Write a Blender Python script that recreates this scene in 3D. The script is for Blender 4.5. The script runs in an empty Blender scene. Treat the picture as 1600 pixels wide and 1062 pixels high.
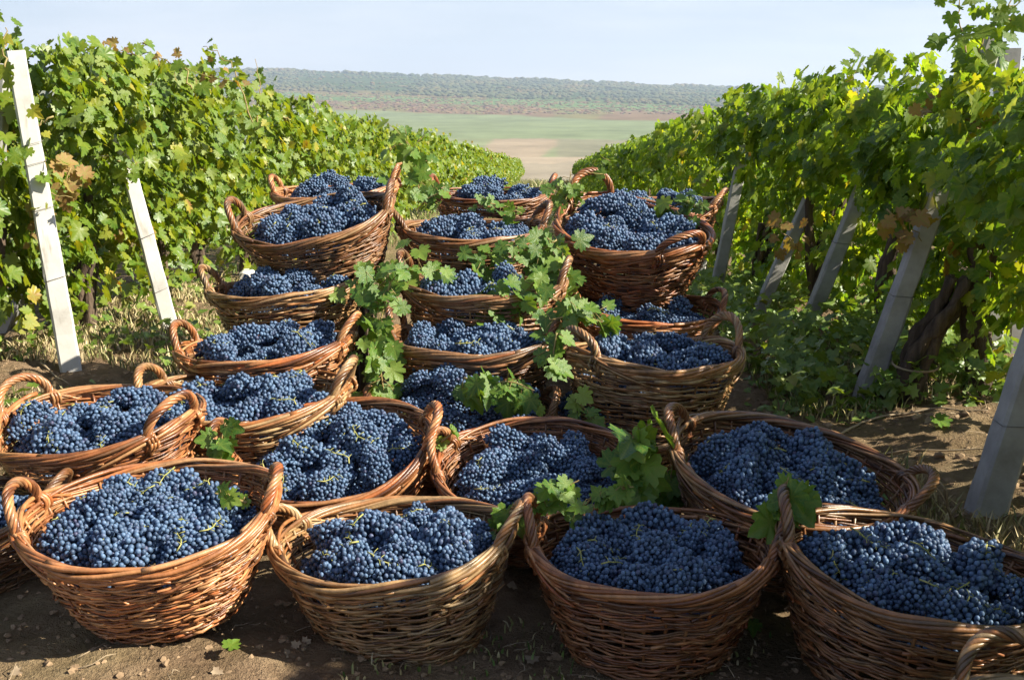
import bpy, math, random
import numpy as np
from mathutils import Vector, Matrix, Euler, noise as mnoise

random.seed(11)
rng = np.random.default_rng(7)
scene = bpy.context.scene
COL = scene.collection
R = math.radians

# ------------------------------------------------------------------ camera, sky, sun, exposure
CAM_Z = 1.42
F = 1800.0                       # focal length in photograph pixels (1600 wide)
PITCH, YAW = R(12.26), R(2.07)
cam_data = bpy.data.cameras.new('camera')
cam = bpy.data.objects.new('camera', cam_data); COL.objects.link(cam)
cam.location = (0, 0, CAM_Z)
cam.rotation_euler = (R(90) - PITCH, 0, YAW)
cam_data.sensor_width = 36
cam_data.lens = F / 1600 * 36
cam_data.clip_start = 0.05
cam_data.clip_end = 20000
scene.camera = cam
CAM_R = Euler((R(90) - PITCH, 0, YAW)).to_matrix()

SUN_EL, SUN_AZ = R(36), R(-11)     # azimuth from +X, towards the camera side
sun_dir = Vector((math.cos(SUN_EL) * math.cos(SUN_AZ), math.cos(SUN_EL) * math.sin(SUN_AZ), math.sin(SUN_EL)))
world = bpy.data.worlds.new('World'); scene.world = world; world.use_nodes = True
wn = world.node_tree; wn.nodes.clear()
w_out = wn.nodes.new('ShaderNodeOutputWorld'); w_bg = wn.nodes.new('ShaderNodeBackground')
sky = wn.nodes.new('ShaderNodeTexSky'); sky.sky_type = 'NISHITA'; sky.sun_disc = False
sky.sun_elevation = SUN_EL; sky.sun_rotation = R(90) - SUN_AZ
sky.air_density = 1.0; sky.dust_density = 1.4; sky.ozone_density = 3.5; sky.altitude = 150
# thin high cloud streaks, mixed faintly into the sky
w_tc = wn.nodes.new('ShaderNodeTexCoord'); w_map = wn.nodes.new('ShaderNodeMapping')
w_map.inputs['Scale'].default_value = (1.2, 1.2, 9.0)
w_noise = wn.nodes.new('ShaderNodeTexNoise'); w_noise.inputs['Scale'].default_value = 2.2
w_noise.inputs['Detail'].default_value = 7; w_noise.inputs['Roughness'].default_value = 0.55
w_ramp = wn.nodes.new('ShaderNodeMapRange'); w_ramp.inputs['From Min'].default_value = 0.42
w_ramp.inputs['From Max'].default_value = 0.8; w_ramp.inputs['To Max'].default_value = 0.6
w_mix = wn.nodes.new('ShaderNodeMix'); w_mix.data_type = 'RGBA'
w_mix.inputs['B'].default_value = (12.5, 12.8, 13.6, 1)
wn.links.new(w_tc.outputs['Generated'], w_map.inputs['Vector'])
wn.links.new(w_map.outputs['Vector'], w_noise.inputs['Vector'])
wn.links.new(w_noise.outputs['Fac'], w_ramp.inputs['Value'])
wn.links.new(w_ramp.outputs['Result'], w_mix.inputs['Factor'])
wn.links.new(sky.outputs['Color'], w_mix.inputs['A'])
w_tint = wn.nodes.new('ShaderNodeMix'); w_tint.data_type = 'RGBA'; w_tint.blend_type = 'MULTIPLY'; w_tint.inputs['Factor'].default_value = 1
cin = [i for i in w_tint.inputs if i.type == 'RGBA']; cin[1].default_value = (0.96, 0.98, 1.08, 1)
wn.links.new([o for o in w_mix.outputs if o.type == 'RGBA'][0], cin[0])
w_sep = wn.nodes.new('ShaderNodeSeparateXYZ'); wn.links.new(w_tc.outputs['Generated'], w_sep.inputs[0])
w_h = wn.nodes.new('ShaderNodeMapRange'); w_h.interpolation_type = 'SMOOTHSTEP'; wn.links.new(w_sep.outputs['Z'], w_h.inputs['Value'])
w_h.inputs['From Min'].default_value = -0.02; w_h.inputs['From Max'].default_value = 0.34; w_h.inputs['To Min'].default_value = 0.92; w_h.inputs['To Max'].default_value = 0.0
w_hz = wn.nodes.new('ShaderNodeMix'); w_hz.data_type = 'RGBA'; hin = [i for i in w_hz.inputs if i.type == 'RGBA']
wn.links.new(w_h.outputs['Result'], w_hz.inputs['Factor']); wn.links.new([o for o in w_tint.outputs if o.type == 'RGBA'][0], hin[0]); 
w_hc = wn.nodes.new('ShaderNodeMix'); w_hc.data_type = 'RGBA'; hcin = [i for i in w_hc.inputs if i.type == 'RGBA']
hcin[0].default_value = (5.6, 6.7, 8.1, 1); hcin[1].default_value = (8.0, 8.2, 8.8, 1)
w_s2 = wn.nodes.new('ShaderNodeMapRange'); wn.links.new(w_sep.outputs['Z'], w_s2.inputs['Value']); w_s2.inputs['From Max'].default_value = 0.10; w_s2.inputs['To Min'].default_value = 0.75; w_s2.inputs['To Max'].default_value = 0.0
w_ad = wn.nodes.new('ShaderNodeMath'); w_ad.operation = 'ADD'; w_ad.use_clamp = True
wn.links.new(w_s2.outputs['Result'], w_ad.inputs[0]); wn.links.new(w_ramp.outputs['Result'], w_ad.inputs[1])
wn.links.new(w_ad.outputs[0], w_hc.inputs['Factor']); wn.links.new([o for o in w_hc.outputs if o.type == 'RGBA'][0], hin[1])
wn.links.new([o for o in w_hz.outputs if o.type == 'RGBA'][0], w_bg.inputs['Color'])
w_bg.inputs['Strength'].default_value = 0.05
wn.links.new(w_bg.outputs['Background'], w_out.inputs['Surface'])

sd = bpy.data.lights.new('sun', 'SUN'); sd.energy = 5.0; sd.angle = R(0.53); sd.color = (1.0, 0.93, 0.80)
sun = bpy.data.objects.new('sun', sd); COL.objects.link(sun)
sun.rotation_euler = sun_dir.to_track_quat('Z', 'Y').to_euler()
scene.view_settings.view_transform = 'Standard'
scene.view_settings.look = 'None'
scene.view_settings.exposure = 1.32
scene.view_settings.gamma = 1.0
scene.view_settings.use_curve_mapping = False
scene.cycles.max_bounces = 7
scene.cycles.diffuse_bounces = 2
scene.cycles.transmission_bounces = 4
scene.cycles.volume_bounces = 0
scene.cycles.use_denoising = True
scene.cycles.caustics_reflective = False
scene.cycles.caustics_refractive = False

# ------------------------------------------------------------------ helpers
def ray(px, py):
    return CAM_R @ Vector(((px - 800) / F, -(py - 531) / F, -1.0))
def at(px, py, D):                      # a point of the place: pixel + axial distance
    return Vector((0, 0, CAM_Z)) + ray(px, py) * D
def h2(x, y, s, seed=0.0):
    return mnoise.noise(Vector((x * s + seed, y * s - seed, seed * 1.7)))
def slope(y):
    if y < 6: return 0.0
    if y < 70: return -0.07 * (y - 6) * min(1, (y - 6) / 5 * 0.5 + 0.5)
    return -4.48 - 0.09 * (y - 70) - 0.0004 * min(y - 70, 130) ** 2
def ground_z(x, y):
    z = slope(y)
    if y < 90:
        z += 0.05 * h2(x, y, 0.55, 3)
        # low ridges of worked soil along the vine rows
        for xr in (-2.8, 1.95):
            z += 0.07 * math.exp(-((x - xr) / 0.45) ** 2)
        rough = 0.8 + 0.5 * min(1, abs(x + 0.2) / 1.3)
        z += rough * (0.022 * h2(x, y, 4.2, 9) + 0.022 * abs(h2(x, y, 9.5, 1)) + 0.013 * h2(x, y, 21, 5))
    z -= 0.06 * math.exp(-((x - 0.6) / 1.1) ** 4 - ((y - 3.2) / 1.1) ** 4)
    return z
def gp(px, py):                         # where a pixel's ray meets the ground
    r = ray(px, py); t = CAM_Z / -r.z
    for _ in range(12):
        p = Vector((0, 0, CAM_Z)) + r * t
        t += (p.z - slope(p.y)) / -r.z * 0.8
    p = Vector((0, 0, CAM_Z)) + r * t
    return Vector((p.x, p.y, ground_z(p.x, p.y)))

class MB:                               # collects shapes, links them as ONE mesh object
    def __init__(s): s.V = []; s.F3 = []; s.F4 = []; s.n = 0; s.vein = []
    def add(s, V, F3=None, F4=None, vein=None):
        V = np.asarray(V, dtype=np.float64).reshape(-1, 3)
        if F3 is not None and len(F3): s.F3.append(np.asarray(F3, dtype=np.int64) + s.n)
        if F4 is not None and len(F4): s.F4.append(np.asarray(F4, dtype=np.int64) + s.n)
        s.V.append(V); s.n += len(V)
        if vein is not None: s.vein.append(np.asarray(vein, dtype=np.float32))
    def mesh(s, name, mat, smooth=True):
        me = bpy.data.meshes.new(name)
        V = np.concatenate(s.V) if s.V else np.zeros((0, 3))
        f3 = np.concatenate(s.F3) if s.F3 else np.zeros((0, 3), int)
        f4 = np.concatenate(s.F4) if s.F4 else np.zeros((0, 4), int)
        me.vertices.add(len(V)); me.vertices.foreach_set('co', V.astype(np.float32).ravel())
        loops = np.concatenate([f3.ravel(), f4.ravel()]).astype(np.int32)
        tot = np.concatenate([np.full(len(f3), 3), np.full(len(f4), 4)]).astype(np.int32)
        start = np.concatenate([[0], np.cumsum(tot)[:-1]]).astype(np.int32) if len(tot) else np.zeros(0, np.int32)
        me.loops.add(len(loops)); me.loops.foreach_set('vertex_index', loops)
        me.polygons.add(len(tot)); me.polygons.foreach_set('loop_start', start)
        me.polygons.foreach_set('loop_total', tot)
        me.polygons.foreach_set('use_smooth', np.full(len(tot), smooth))
        if s.vein:
            a = me.attributes.new('vein', 'FLOAT', 'POINT'); a.data.foreach_set('value', np.concatenate(s.vein))
        me.update(calc_edges=True); me.validate()
        if mat: me.materials.append(mat)
        return me

def link(name, me, parent=None, M=None, color=None):
    o = bpy.data.objects.new(name, me); COL.objects.link(o)
    if parent is not None: o.parent = parent
    if M is not None: o.matrix_local = M
    if color is not None: o.color = (*color, 1)
    return o
def empty(name, loc=(0, 0, 0)):
    o = bpy.data.objects.new(name, None); COL.objects.link(o); o.location = loc
    o.empty_display_size = 0.1
    return o
def tag(o, label=None, cat=None, group=None, kind=None):
    if label: o['label'] = label
    if cat: o['category'] = cat
    if group: o['group'] = group
    if kind: o['kind'] = kind
    return o

def tube(pts, rad, sides=6, cap=True):
    P = np.asarray(pts, dtype=np.float64); n = len(P)
    rad = np.full(n, rad) if np.isscalar(rad) else np.asarray(rad, dtype=np.float64)
    T = np.gradient(P, axis=0); T /= np.linalg.norm(T, axis=1)[:, None] + 1e-12
    up = np.array([0, 0, 1.0]) if abs(T[0][2]) < 0.9 else np.array([1.0, 0, 0])
    N = np.zeros_like(P); u = np.cross(T[0], up); u /= np.linalg.norm(u)
    for i in range(n):
        u = u - T[i] * np.dot(u, T[i]); u /= np.linalg.norm(u) + 1e-12; N[i] = u
    B = np.cross(T, N)
    a = np.arange(sides) * 2 * math.pi / sides
    V = P[:, None, :] + rad[:, None, None] * (np.cos(a)[None, :, None] * N[:, None, :] + np.sin(a)[None, :, None] * B[:, None, :])
    V = V.reshape(-1, 3)
    i = np.arange(n - 1)[:, None] * sides; j = np.arange(sides)[None, :]; k = (j + 1) % sides
    F4 = np.stack([i + j, i + k, i + sides + k, i + sides + j], -1).reshape(-1, 4)
    F3 = []
    if cap:
        V = np.concatenate([V, P[:1], P[-1:]]); c0 = n * sides; c1 = c0 + 1; e = (n - 1) * sides
        F3 = [[c0, (q + 1) % sides, q] for q in range(sides)] + [[c1, e + q, e + (q + 1) % sides] for q in range(sides)]
    return V, F3, F4
def box(mb, x0, x1, y0, y1, z0, z1):
    V = [(x, y, z) for x in (x0, x1) for y in (y0, y1) for z in (z0, z1)]
    mb.add(V, F4=[(0, 1, 3, 2), (4, 6, 7, 5), (0, 4, 5, 1), (2, 3, 7, 6), (0, 2, 6, 4), (1, 5, 7, 3)])

def ico(sub):
    import bmesh
    bm = bmesh.new(); bmesh.ops.create_icosphere(bm, subdivisions=sub, radius=1)
    V = np.array([v.co[:] for v in bm.verts]); Fc = np.array([[v.index for v in f.verts] for f in bm.faces]); bm.free()
    return V, Fc
ICO1, ICO2 = ico(1), ico(2)
def scatter_mesh(mb, base, pos, scale, rot=None):
    V, Fc = base; n = len(pos)
    W = V[None] * (scale[:, None, None] if scale.ndim == 1 else scale[:, None, :])
    if rot is not None: W = np.einsum('nij,nkj->nki', rot, W)
    W = W + pos[:, None, :]
    FF = Fc[None] + (np.arange(n) * len(V))[:, None, None]
    mb.add(W.reshape(-1, 3), F3=FF.reshape(-1, 3))

# ------------------------------------------------------------------ materials
def new_mat(name):
    m = bpy.data.materials.new(name); m.use_nodes = True
    nt = m.node_tree; nt.nodes.clear()
    o = nt.nodes.new('ShaderNodeOutputMaterial'); b = nt.nodes.new('ShaderNodeBsdfPrincipled')
    nt.links.new(b.outputs[0], o.inputs['Surface'])
    return m, nt, b, o
def ramp(nt, stops, interp='LINEAR'):
    r = nt.nodes.new('ShaderNodeValToRGB'); r.color_ramp.interpolation = interp
    el = r.color_ramp.elements
    while len(el) < len(stops): el.new(0.5)
    for e, (p, c) in zip(el, stops): e.position = p; e.color = (*c, 1)
    return r
def nz(nt, scale, detail=3, rough=0.5, coord='Object', vec=None, mscale=None):
    n = nt.nodes.new('ShaderNodeTexNoise'); n.inputs['Scale'].default_value = scale
    n.inputs['Detail'].default_value = detail; n.inputs['Roughness'].default_value = rough
    if vec is None:
        t = nt.nodes.new('ShaderNodeTexCoord'); vec = t.outputs[coord]
    if mscale:
        mp = nt.nodes.new('ShaderNodeMapping'); mp.inputs['Scale'].default_value = mscale
        nt.links.new(vec, mp.inputs['Vector']); vec = mp.outputs['Vector']
    nt.links.new(vec, n.inputs['Vector'])
    return n
def math_(nt, op, a, b=None, clamp=False):
    m = nt.nodes.new('ShaderNodeMath'); m.operation = op; m.use_clamp = clamp
    for i, v in enumerate((a, b)):
        if v is None: continue
        if isinstance(v, (int, float)): m.inputs[i].default_value = v
        else: nt.links.new(v, m.inputs[i])
    return m.outputs[0]
def mixc(nt, fac, a, b, mode='MIX'):
    m = nt.nodes.new('ShaderNodeMix'); m.data_type = 'RGBA'; m.blend_type = mode
    for key, v in (('Factor', fac), ('A', a), ('B', b)):
        s = m.inputs[key] if key == 'Factor' else [i for i in m.inputs if i.name == key and i.type == 'RGBA'][0]
        if isinstance(v, (int, float)): s.default_value = v
        elif isinstance(v, tuple): s.default_value = (*v, 1)
        else: nt.links.new(v, s)
    return [o for o in m.outputs if o.type == 'RGBA'][0]
def bump(nt, bsdf, height, strength, dist):
    b = nt.nodes.new('ShaderNodeBump'); b.inputs['Strength'].default_value = strength
    b.inputs['Distance'].default_value = dist
    nt.links.new(height, b.inputs['Height']); nt.links.new(b.outputs[0], bsdf.inputs['Normal'])
def rand(nt):                            # one number per object and per loose piece
    oi = nt.nodes.new('ShaderNodeObjectInfo'); g = nt.nodes.new('ShaderNodeNewGeometry')
    return math_(nt, 'FRACT', math_(nt, 'ADD', oi.outputs['Random'], g.outputs['Random Per Island'])), oi, g

# wicker: peeled and unpeeled willow rods, the tone of the whole basket in obj.color
M_WICKER, nt, b, _ = new_mat('wicker')
rv, oi, g = rand(nt)
rp = ramp(nt, [(0.0, (0.10, 0.045, 0.022)), (0.16, (0.30, 0.14, 0.055)), (0.32, (0.44, 0.26, 0.12)), (0.48, (0.24, 0.10, 0.040)),
               (0.62, (0.52, 0.35, 0.18)), (0.76, (0.38, 0.14, 0.045)), (0.88, (0.46, 0.31, 0.17)), (1.0, (0.13, 0.075, 0.042))])
nt.links.new(rv, rp.inputs[0])
n1 = nz(nt, 22, 4, 0.6); n2 = nz(nt, 160, 2, 0.6)
c = mixc(nt, 1.0, rp.outputs[0], oi.outputs['Color'], 'MULTIPLY')
v1 = nt.nodes.new('ShaderNodeMapRange'); nt.links.new(n1.outputs['Fac'], v1.inputs['Value'])
v1.inputs['From Min'].default_value = 0.3; v1.inputs['From Max'].default_value = 0.7
v1.inputs['To Min'].default_value = 0.38; v1.inputs['To Max'].default_value = 1.15
hsv = nt.nodes.new('ShaderNodeHueSaturation'); nt.links.new(c, hsv.inputs['Color']); nt.links.new(v1.outputs[0], hsv.inputs['Value'])
nt.links.new(hsv.outputs[0], b.inputs['Base Color'])
b.inputs['Roughness'].default_value = 0.36; b.inputs['Specular IOR Level'].default_value = 0.5
bump(nt, b, n2.outputs['Fac'], 0.35, 0.002)

# grape skin: near-black blue under a dusty bloom
M_GRAPE, nt, b, _ = new_mat('grape_skin')
rv, oi, g = rand(nt)
base = ramp(nt, [(0.0, (0.007, 0.011, 0.028)), (0.55, (0.012, 0.020, 0.050)), (0.85, (0.026, 0.024, 0.060)), (1.0, (0.040, 0.022, 0.052))])
nt.links.new(rv, base.inputs[0])
n1 = nz(nt, 26, 3, 0.6); n2 = nz(nt, 210, 3, 0.65)
r2 = math_(nt, 'FRACT', math_(nt, 'MULTIPLY', rv, 7.13))
bl = math_(nt, 'ADD', math_(nt, 'MULTIPLY', n1.outputs['Fac'], 0.55), math_(nt, 'MULTIPLY', n2.outputs['Fac'], 0.65))
bl = math_(nt, 'ADD', bl, math_(nt, 'MULTIPLY', r2, 0.35))
mr = nt.nodes.new('ShaderNodeMapRange'); nt.links.new(bl, mr.inputs['Value'])
mr.inputs['From Min'].default_value = 0.45; mr.inputs['From Max'].default_value = 1.05; mr.inputs['To Max'].default_value = 0.9
blc = mixc(nt, mr.outputs[0], base.outputs[0], (0.125, 0.21, 0.335))
nt.links.new(blc, b.inputs['Base Color'])
b.inputs['Roughness'].default_value = 0.5; b.inputs['Specular IOR Level'].default_value = 0.35

# vine leaves
def leaf_mat(name, stops, trans=0.35, gloss=0.42):
    m, nt, b, out = new_mat(name)
    rv, oi, g = rand(nt)
    gp_ = nt.nodes.new('ShaderNodeNewGeometry'); n0 = nz(nt, 2.4, 3, 0.6, vec=gp_.outputs['Position'])
    rp = ramp(nt, stops)
    nt.links.new(math_(nt, 'ADD', math_(nt, 'MULTIPLY', rv, 0.72), math_(nt, 'MULTIPLY', math_(nt, 'SUBTRACT', n0.outputs['Fac'], 0.30), 0.75), True), rp.inputs[0])
    n1 = nz(nt, 18, 3, 0.6)
    col = mixc(nt, math_(nt, 'MULTIPLY', math_(nt, 'SUBTRACT', n1.outputs['Fac'], 0.42, True), 1.4, True), rp.outputs[0], (0.22, 0.23, 0.03))
    at_ = nt.nodes.new('ShaderNodeAttribute'); at_.attribute_name = 'vein'
    vv = math_(nt, 'POWER', at_.outputs['Fac'], 7.0)
    col = mixc(nt, math_(nt, 'MULTIPLY', vv, 0.55), col, (0.19, 0.24, 0.04))
    under = mixc(nt, 0.4, col, (0.15, 0.19, 0.06))
    col2 = mixc(nt, g.outputs['Backfacing'], col, under)
    nt.links.new(col2, b.inputs['Base Color'])
    b.inputs['Roughness'].default_value = gloss; b.inputs['Specular IOR Level'].default_value = 0.38
    tr = nt.nodes.new('ShaderNodeBsdfTranslucent')
    tcol = mixc(nt, 1.0, col, (2.9, 2.5, 0.8), 'MULTIPLY')
    nt.links.new(tcol, tr.inputs['Color'])
    mx = nt.nodes.new('ShaderNodeMixShader'); mx.inputs[0].default_value = trans
    nt.links.new(b.outputs[0], mx.inputs[1]); nt.links.new(tr.outputs[0], mx.inputs[2])
    nt.links.new(mx.outputs[0], out.inputs['Surface'])
    bump(nt, b, n1.outputs['Fac'], 0.3, 0.01)
    return m
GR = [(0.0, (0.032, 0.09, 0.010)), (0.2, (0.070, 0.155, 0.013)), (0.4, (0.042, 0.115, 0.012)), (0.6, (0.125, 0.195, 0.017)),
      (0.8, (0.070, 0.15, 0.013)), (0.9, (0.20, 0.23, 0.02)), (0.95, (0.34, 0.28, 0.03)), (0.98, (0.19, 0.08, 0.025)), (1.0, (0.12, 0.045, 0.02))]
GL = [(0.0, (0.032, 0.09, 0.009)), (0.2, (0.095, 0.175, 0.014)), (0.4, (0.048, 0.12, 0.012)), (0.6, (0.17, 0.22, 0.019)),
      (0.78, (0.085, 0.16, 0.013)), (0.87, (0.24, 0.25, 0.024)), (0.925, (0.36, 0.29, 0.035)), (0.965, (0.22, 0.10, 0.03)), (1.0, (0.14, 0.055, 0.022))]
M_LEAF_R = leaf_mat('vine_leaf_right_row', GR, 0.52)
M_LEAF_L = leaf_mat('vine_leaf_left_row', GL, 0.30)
M_LEAF_P = leaf_mat('cut_vine_leaf', [(0.0, (0.022, 0.085, 0.015)), (0.4, (0.045, 0.13, 0.02)), (0.7, (0.10, 0.20, 0.026)), (1.0, (0.24, 0.32, 0.06))], 0.3, 0.36)

def simple(name, c1, c2, scale=8, rough=0.8, bs=0.3, bd=0.01, detail=5, mscale=None, spec=0.3):
    m, nt, b, _ = new_mat(name)
    n = nz(nt, scale, detail, 0.6, mscale=mscale)
    r = ramp(nt, [(0.3, c1), (0.7, c2)]); nt.links.new(n.outputs['Fac'], r.inputs[0])
    nt.links.new(r.outputs[0], b.inputs['Base Color']); b.inputs['Roughness'].default_value = rough
    b.inputs['Specular IOR Level'].default_value = spec
    if bs: bump(nt, b, n.outputs['Fac'], bs, bd)
    return m
M_STEM = simple('green_stem', (0.24, 0.26, 0.06), (0.42, 0.38, 0.13), 30, 0.6)
M_SHOOT = simple('reddish_shoot', (0.22, 0.13, 0.05), (0.30, 0.26, 0.09), 12, 0.6)
M_BARK = simple('vine_bark', (0.035, 0.024, 0.017), (0.15, 0.105, 0.07), 9, 0.95, 1.0, 0.03, 8, (3, 3, 0.5))
M_WOOD = simple('weathered_board', (0.05, 0.035, 0.025), (0.12, 0.085, 0.055), 6, 0.9, 0.4, 0.01, 6, (1, 8, 8))
M_WIRE = simple('wire', (0.10, 0.09, 0.08), (0.2, 0.18, 0.16), 30, 0.5, 0)
M_TWIG = simple('dry_twig', (0.16, 0.11, 0.07), (0.42, 0.33, 0.21), 10, 0.9, 0.3)
M_STONE = simple('pale_stone', (0.5, 0.48, 0.43), (0.75, 0.72, 0.66), 12, 0.9, 0.5)
# painted concrete of the trellis posts: whitewash with grey stains and pits
M_POST, nt, b, _ = new_mat('whitewashed_concrete')
n1 = nz(nt, 5, 6, 0.65); n2 = nz(nt, 60, 3, 0.6); n3 = nz(nt, 14, 4, 0.7, mscale=(1, 1, 0.15))
r1 = ramp(nt, [(0.22, (0.36, 0.33, 0.28)), (0.42, (0.52, 0.50, 0.45)), (0.7, (0.63, 0.61, 0.56))]); nt.links.new(n1.outputs['Fac'], r1.inputs[0])
st = ramp(nt, [(0.28, (0.45, 0.40, 0.33)), (0.42, (1, 1, 1))]); nt.links.new(n3.outputs['Fac'], st.inputs[0])
nt.links.new(mixc(nt, 0.8, r1.outputs[0], st.outputs[0], 'MULTIPLY'), b.inputs['Base Color'])
b.inputs['Roughness'].default_value = 0.85; bump(nt, b, n2.outputs['Fac'], 0.12, 0.004)
M_POSTG, nt, b, _ = new_mat('grey_shaded_concrete')  # grey concrete; on right-row posts the vines' shade is put into this colour
n1 = nz(nt, 6, 6, 0.65); n2 = nz(nt, 60, 3, 0.6)
r1 = ramp(nt, [(0.25, (0.20, 0.19, 0.17)), (0.5, (0.32, 0.31, 0.285)), (0.75, (0.43, 0.415, 0.38))]); nt.links.new(n1.outputs['Fac'], r1.inputs[0])
nt.links.new(r1.outputs[0], b.inputs['Base Color']); b.inputs['Roughness'].default_value = 0.9; bump(nt, b, n2.outputs['Fac'], 0.2, 0.004)

# soil
M_SOIL, nt, b, _ = new_mat('soil')
n1 = nz(nt, 1.3, 6, 0.65); n2 = nz(nt, 14, 6, 0.7); n3 = nz(nt, 90, 4, 0.7); n4 = nz(nt, 0.9, 4, 0.7)
r1 = ramp(nt, [(0.36, (0.13, 0.08, 0.045)), (0.5, (0.28, 0.185, 0.108)), (0.64, (0.46, 0.325, 0.20))])
n5 = nz(nt, 5.0, 8, 0.75)
nt.links.new(math_(nt, 'ADD', math_(nt, 'MULTIPLY', n1.outputs['Fac'], 0.25), math_(nt, 'ADD', math_(nt, 'MULTIPLY', n5.outputs['Fac'], 0.45), math_(nt, 'MULTIPLY', n2.outputs['Fac'], 0.30))), r1.inputs[0])
fl = ramp(nt, [(0.60, (0, 0, 0)), (0.72, (1, 1, 1))]); nt.links.new(n3.outputs['Fac'], fl.inputs[0])
c = mixc(nt, math_(nt, 'MULTIPLY', fl.outputs[0], 0.5), r1.outputs[0], (0.36, 0.29, 0.19))
# thin moss and weed film further along the aisle
sep = nt.nodes.new('ShaderNodeSeparateXYZ'); tc = nt.nodes.new('ShaderNodeTexCoord'); nt.links.new(tc.outputs['Object'], sep.inputs[0])
far = nt.nodes.new('ShaderNodeMapRange'); nt.links.new(sep.outputs['Y'], far.inputs['Value'])
far.inputs['From Min'].default_value = 5; far.inputs['From Max'].default_value = 30; far.inputs['To Min'].default_value = 0.0; far.inputs['To Max'].default_value = 0.55
gm = math_(nt, 'ADD', far.outputs[0], math_(nt, 'SUBTRACT', n4.outputs['Fac'], 0.42), True)
gcol = mixc(nt, n2.outputs['Fac'], (0.12, 0.14, 0.035), (0.30, 0.27, 0.10))
c = mixc(nt, math_(nt, 'MULTIPLY', gm, 1.3, True), c, gcol)
nt.links.new(c, b.inputs['Base Color']); b.inputs['Roughness'].default_value = 0.95; b.inputs['Specular IOR Level'].default_value = 0.15
bump(nt, b, math_(nt, 'ADD', math_(nt, 'ADD', n2.outputs['Fac'], math_(nt, 'MULTIPLY', n5.outputs['Fac'], 2.2)), math_(nt, 'MULTIPLY', n3.outputs['Fac'], 0.35)), 1.0, 0.06)
M_CLOD = simple('soil_clod', (0.14, 0.09, 0.05), (0.33, 0.23, 0.135), 25, 0.95, 0.6, 0.01)
M_GRASS, nt, b, out = new_mat('grass_blades')
rv, oi, g = rand(nt)
rp = ramp(nt, [(0.0, (0.07, 0.13, 0.02)), (0.35, (0.13, 0.18, 0.035)), (0.6, (0.28, 0.25, 0.09)), (0.85, (0.42, 0.34, 0.17)), (1.0, (0.5, 0.42, 0.25))])
nt.links.new(rv, rp.inputs[0]); nt.links.new(rp.outputs[0], b.inputs['Base Color']); b.inputs['Roughness'].default_value = 0.6
M_STRAWG, nt, b, out = new_mat('straw_grass')
rv, oi, g = rand(nt)
rp = ramp(nt, [(0.0, (0.10, 0.13, 0.03)), (0.25, (0.22, 0.21, 0.07)), (0.55, (0.38, 0.30, 0.14)), (1.0, (0.52, 0.42, 0.24))])
nt.links.new(rv, rp.inputs[0]); nt.links.new(rp.outputs[0], b.inputs['Base Color']); b.inputs['Roughness'].default_value = 0.6
M_WEED = leaf_mat('weed_leaf', [(0.0, (0.05, 0.12, 0.02)), (0.5, (0.10, 0.18, 0.03)), (0.85, (0.17, 0.24, 0.05)), (1.0, (0.35, 0.28, 0.10))], 0.25)

# ------------------------------------------------------------------ ground, valley, hills, haze
def axis(lo, hi, step, end_lo, end_hi, grow=1.09):
    a = list(np.arange(lo, hi, step)); s = step; v = a[-1]
    while v < end_hi: s *= grow; v += s; a.append(v)
    s = step; v = lo; pre = []
    while v > end_lo: s *= grow; v -= s; pre.append(v)
    return np.array(pre[::-1] + a)
def grid_obj(name, xs, ys, zf, mat):
    nx, ny = len(xs), len(ys)
    X, Y = np.meshgrid(xs, ys)
    Z = np.array([[zf(x, y) for x in xs] for y in ys])
    V = np.stack([X, Y, Z], -1).reshape(-1, 3)
    i = (np.arange(ny - 1)[:, None] * nx + np.arange(nx - 1)[None, :])
    F4 = np.stack([i, i + 1, i + nx + 1, i + nx], -1).reshape(-1, 4)
    mb = MB(); mb.add(V, F4=F4)
    return link(name, mb.mesh(name, mat))
gnd = grid_obj('ground', axis(-3.4, 3.4, 0.042, -600, 600), axis(1.2, 8.2, 0.042, -60, 420), ground_z, M_SOIL)
tag(gnd, kind='structure')

VALLEY = -60.0
def crest(px):                               # eye-relative height of the far ridge, in photo pixels above eye level
    pts = [(-800, 20), (0, 30), (240, 34), (420, 28), (700, 19), (900, 11), (1200, -1), (1450, 8), (1600, 14), (2600, 20)]
    for (a, va), (b_, vb) in zip(pts, pts[1:]):
        if px <= b_:
            t = max(0, (px - a) / (b_ - a)); return va + (vb - va) * t
    return 20
def far_z(ang_px, d):
    cr = CAM_Z + crest(ang_px) / F * 6000
    d0 = 2700 + (ang_px - 400) * -0.55
    if d < d0: z = VALLEY
    elif d < 6000:
        t = (d - d0) / (6000 - d0); z = VALLEY + (cr - VALLEY) * (t ** 1.1)
    else:
        z = cr - (d - 6000) * 0.03
    w = min(1, max(0, (d - 2400) / 1500))
    return z + w * (9 * h2(ang_px, d, 0.006, 2) + 4 * h2(ang_px, d, 0.02, 4))
M_FAR, nt, b, _ = new_mat('valley_fields')
vc = nt.nodes.new('ShaderNodeAttribute'); vc.attribute_name = 'tone'
n1 = nz(nt, 0.010, 6, 0.65); n2 = nz(nt, 0.03, 8, 0.75, mscale=(0.5, 0.25, 1))
mm = nt.nodes.new('ShaderNodeMapRange'); nt.links.new(math_(nt, 'ADD', math_(nt, 'MULTIPLY', n1.outputs['Fac'], 0.5), math_(nt, 'MULTIPLY', n2.outputs['Fac'], 0.5)), mm.inputs['Value'])
mm.inputs['From Min'].default_value = 0.3; mm.inputs['From Max'].default_value = 0.7; mm.inputs['To Min'].default_value = 0.62; mm.inputs['To Max'].default_value = 1.35
hs = nt.nodes.new('ShaderNodeHueSaturation'); nt.links.new(vc.outputs['Color'], hs.inputs['Color']); nt.links.new(mm.outputs[0], hs.inputs['Value'])
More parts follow.
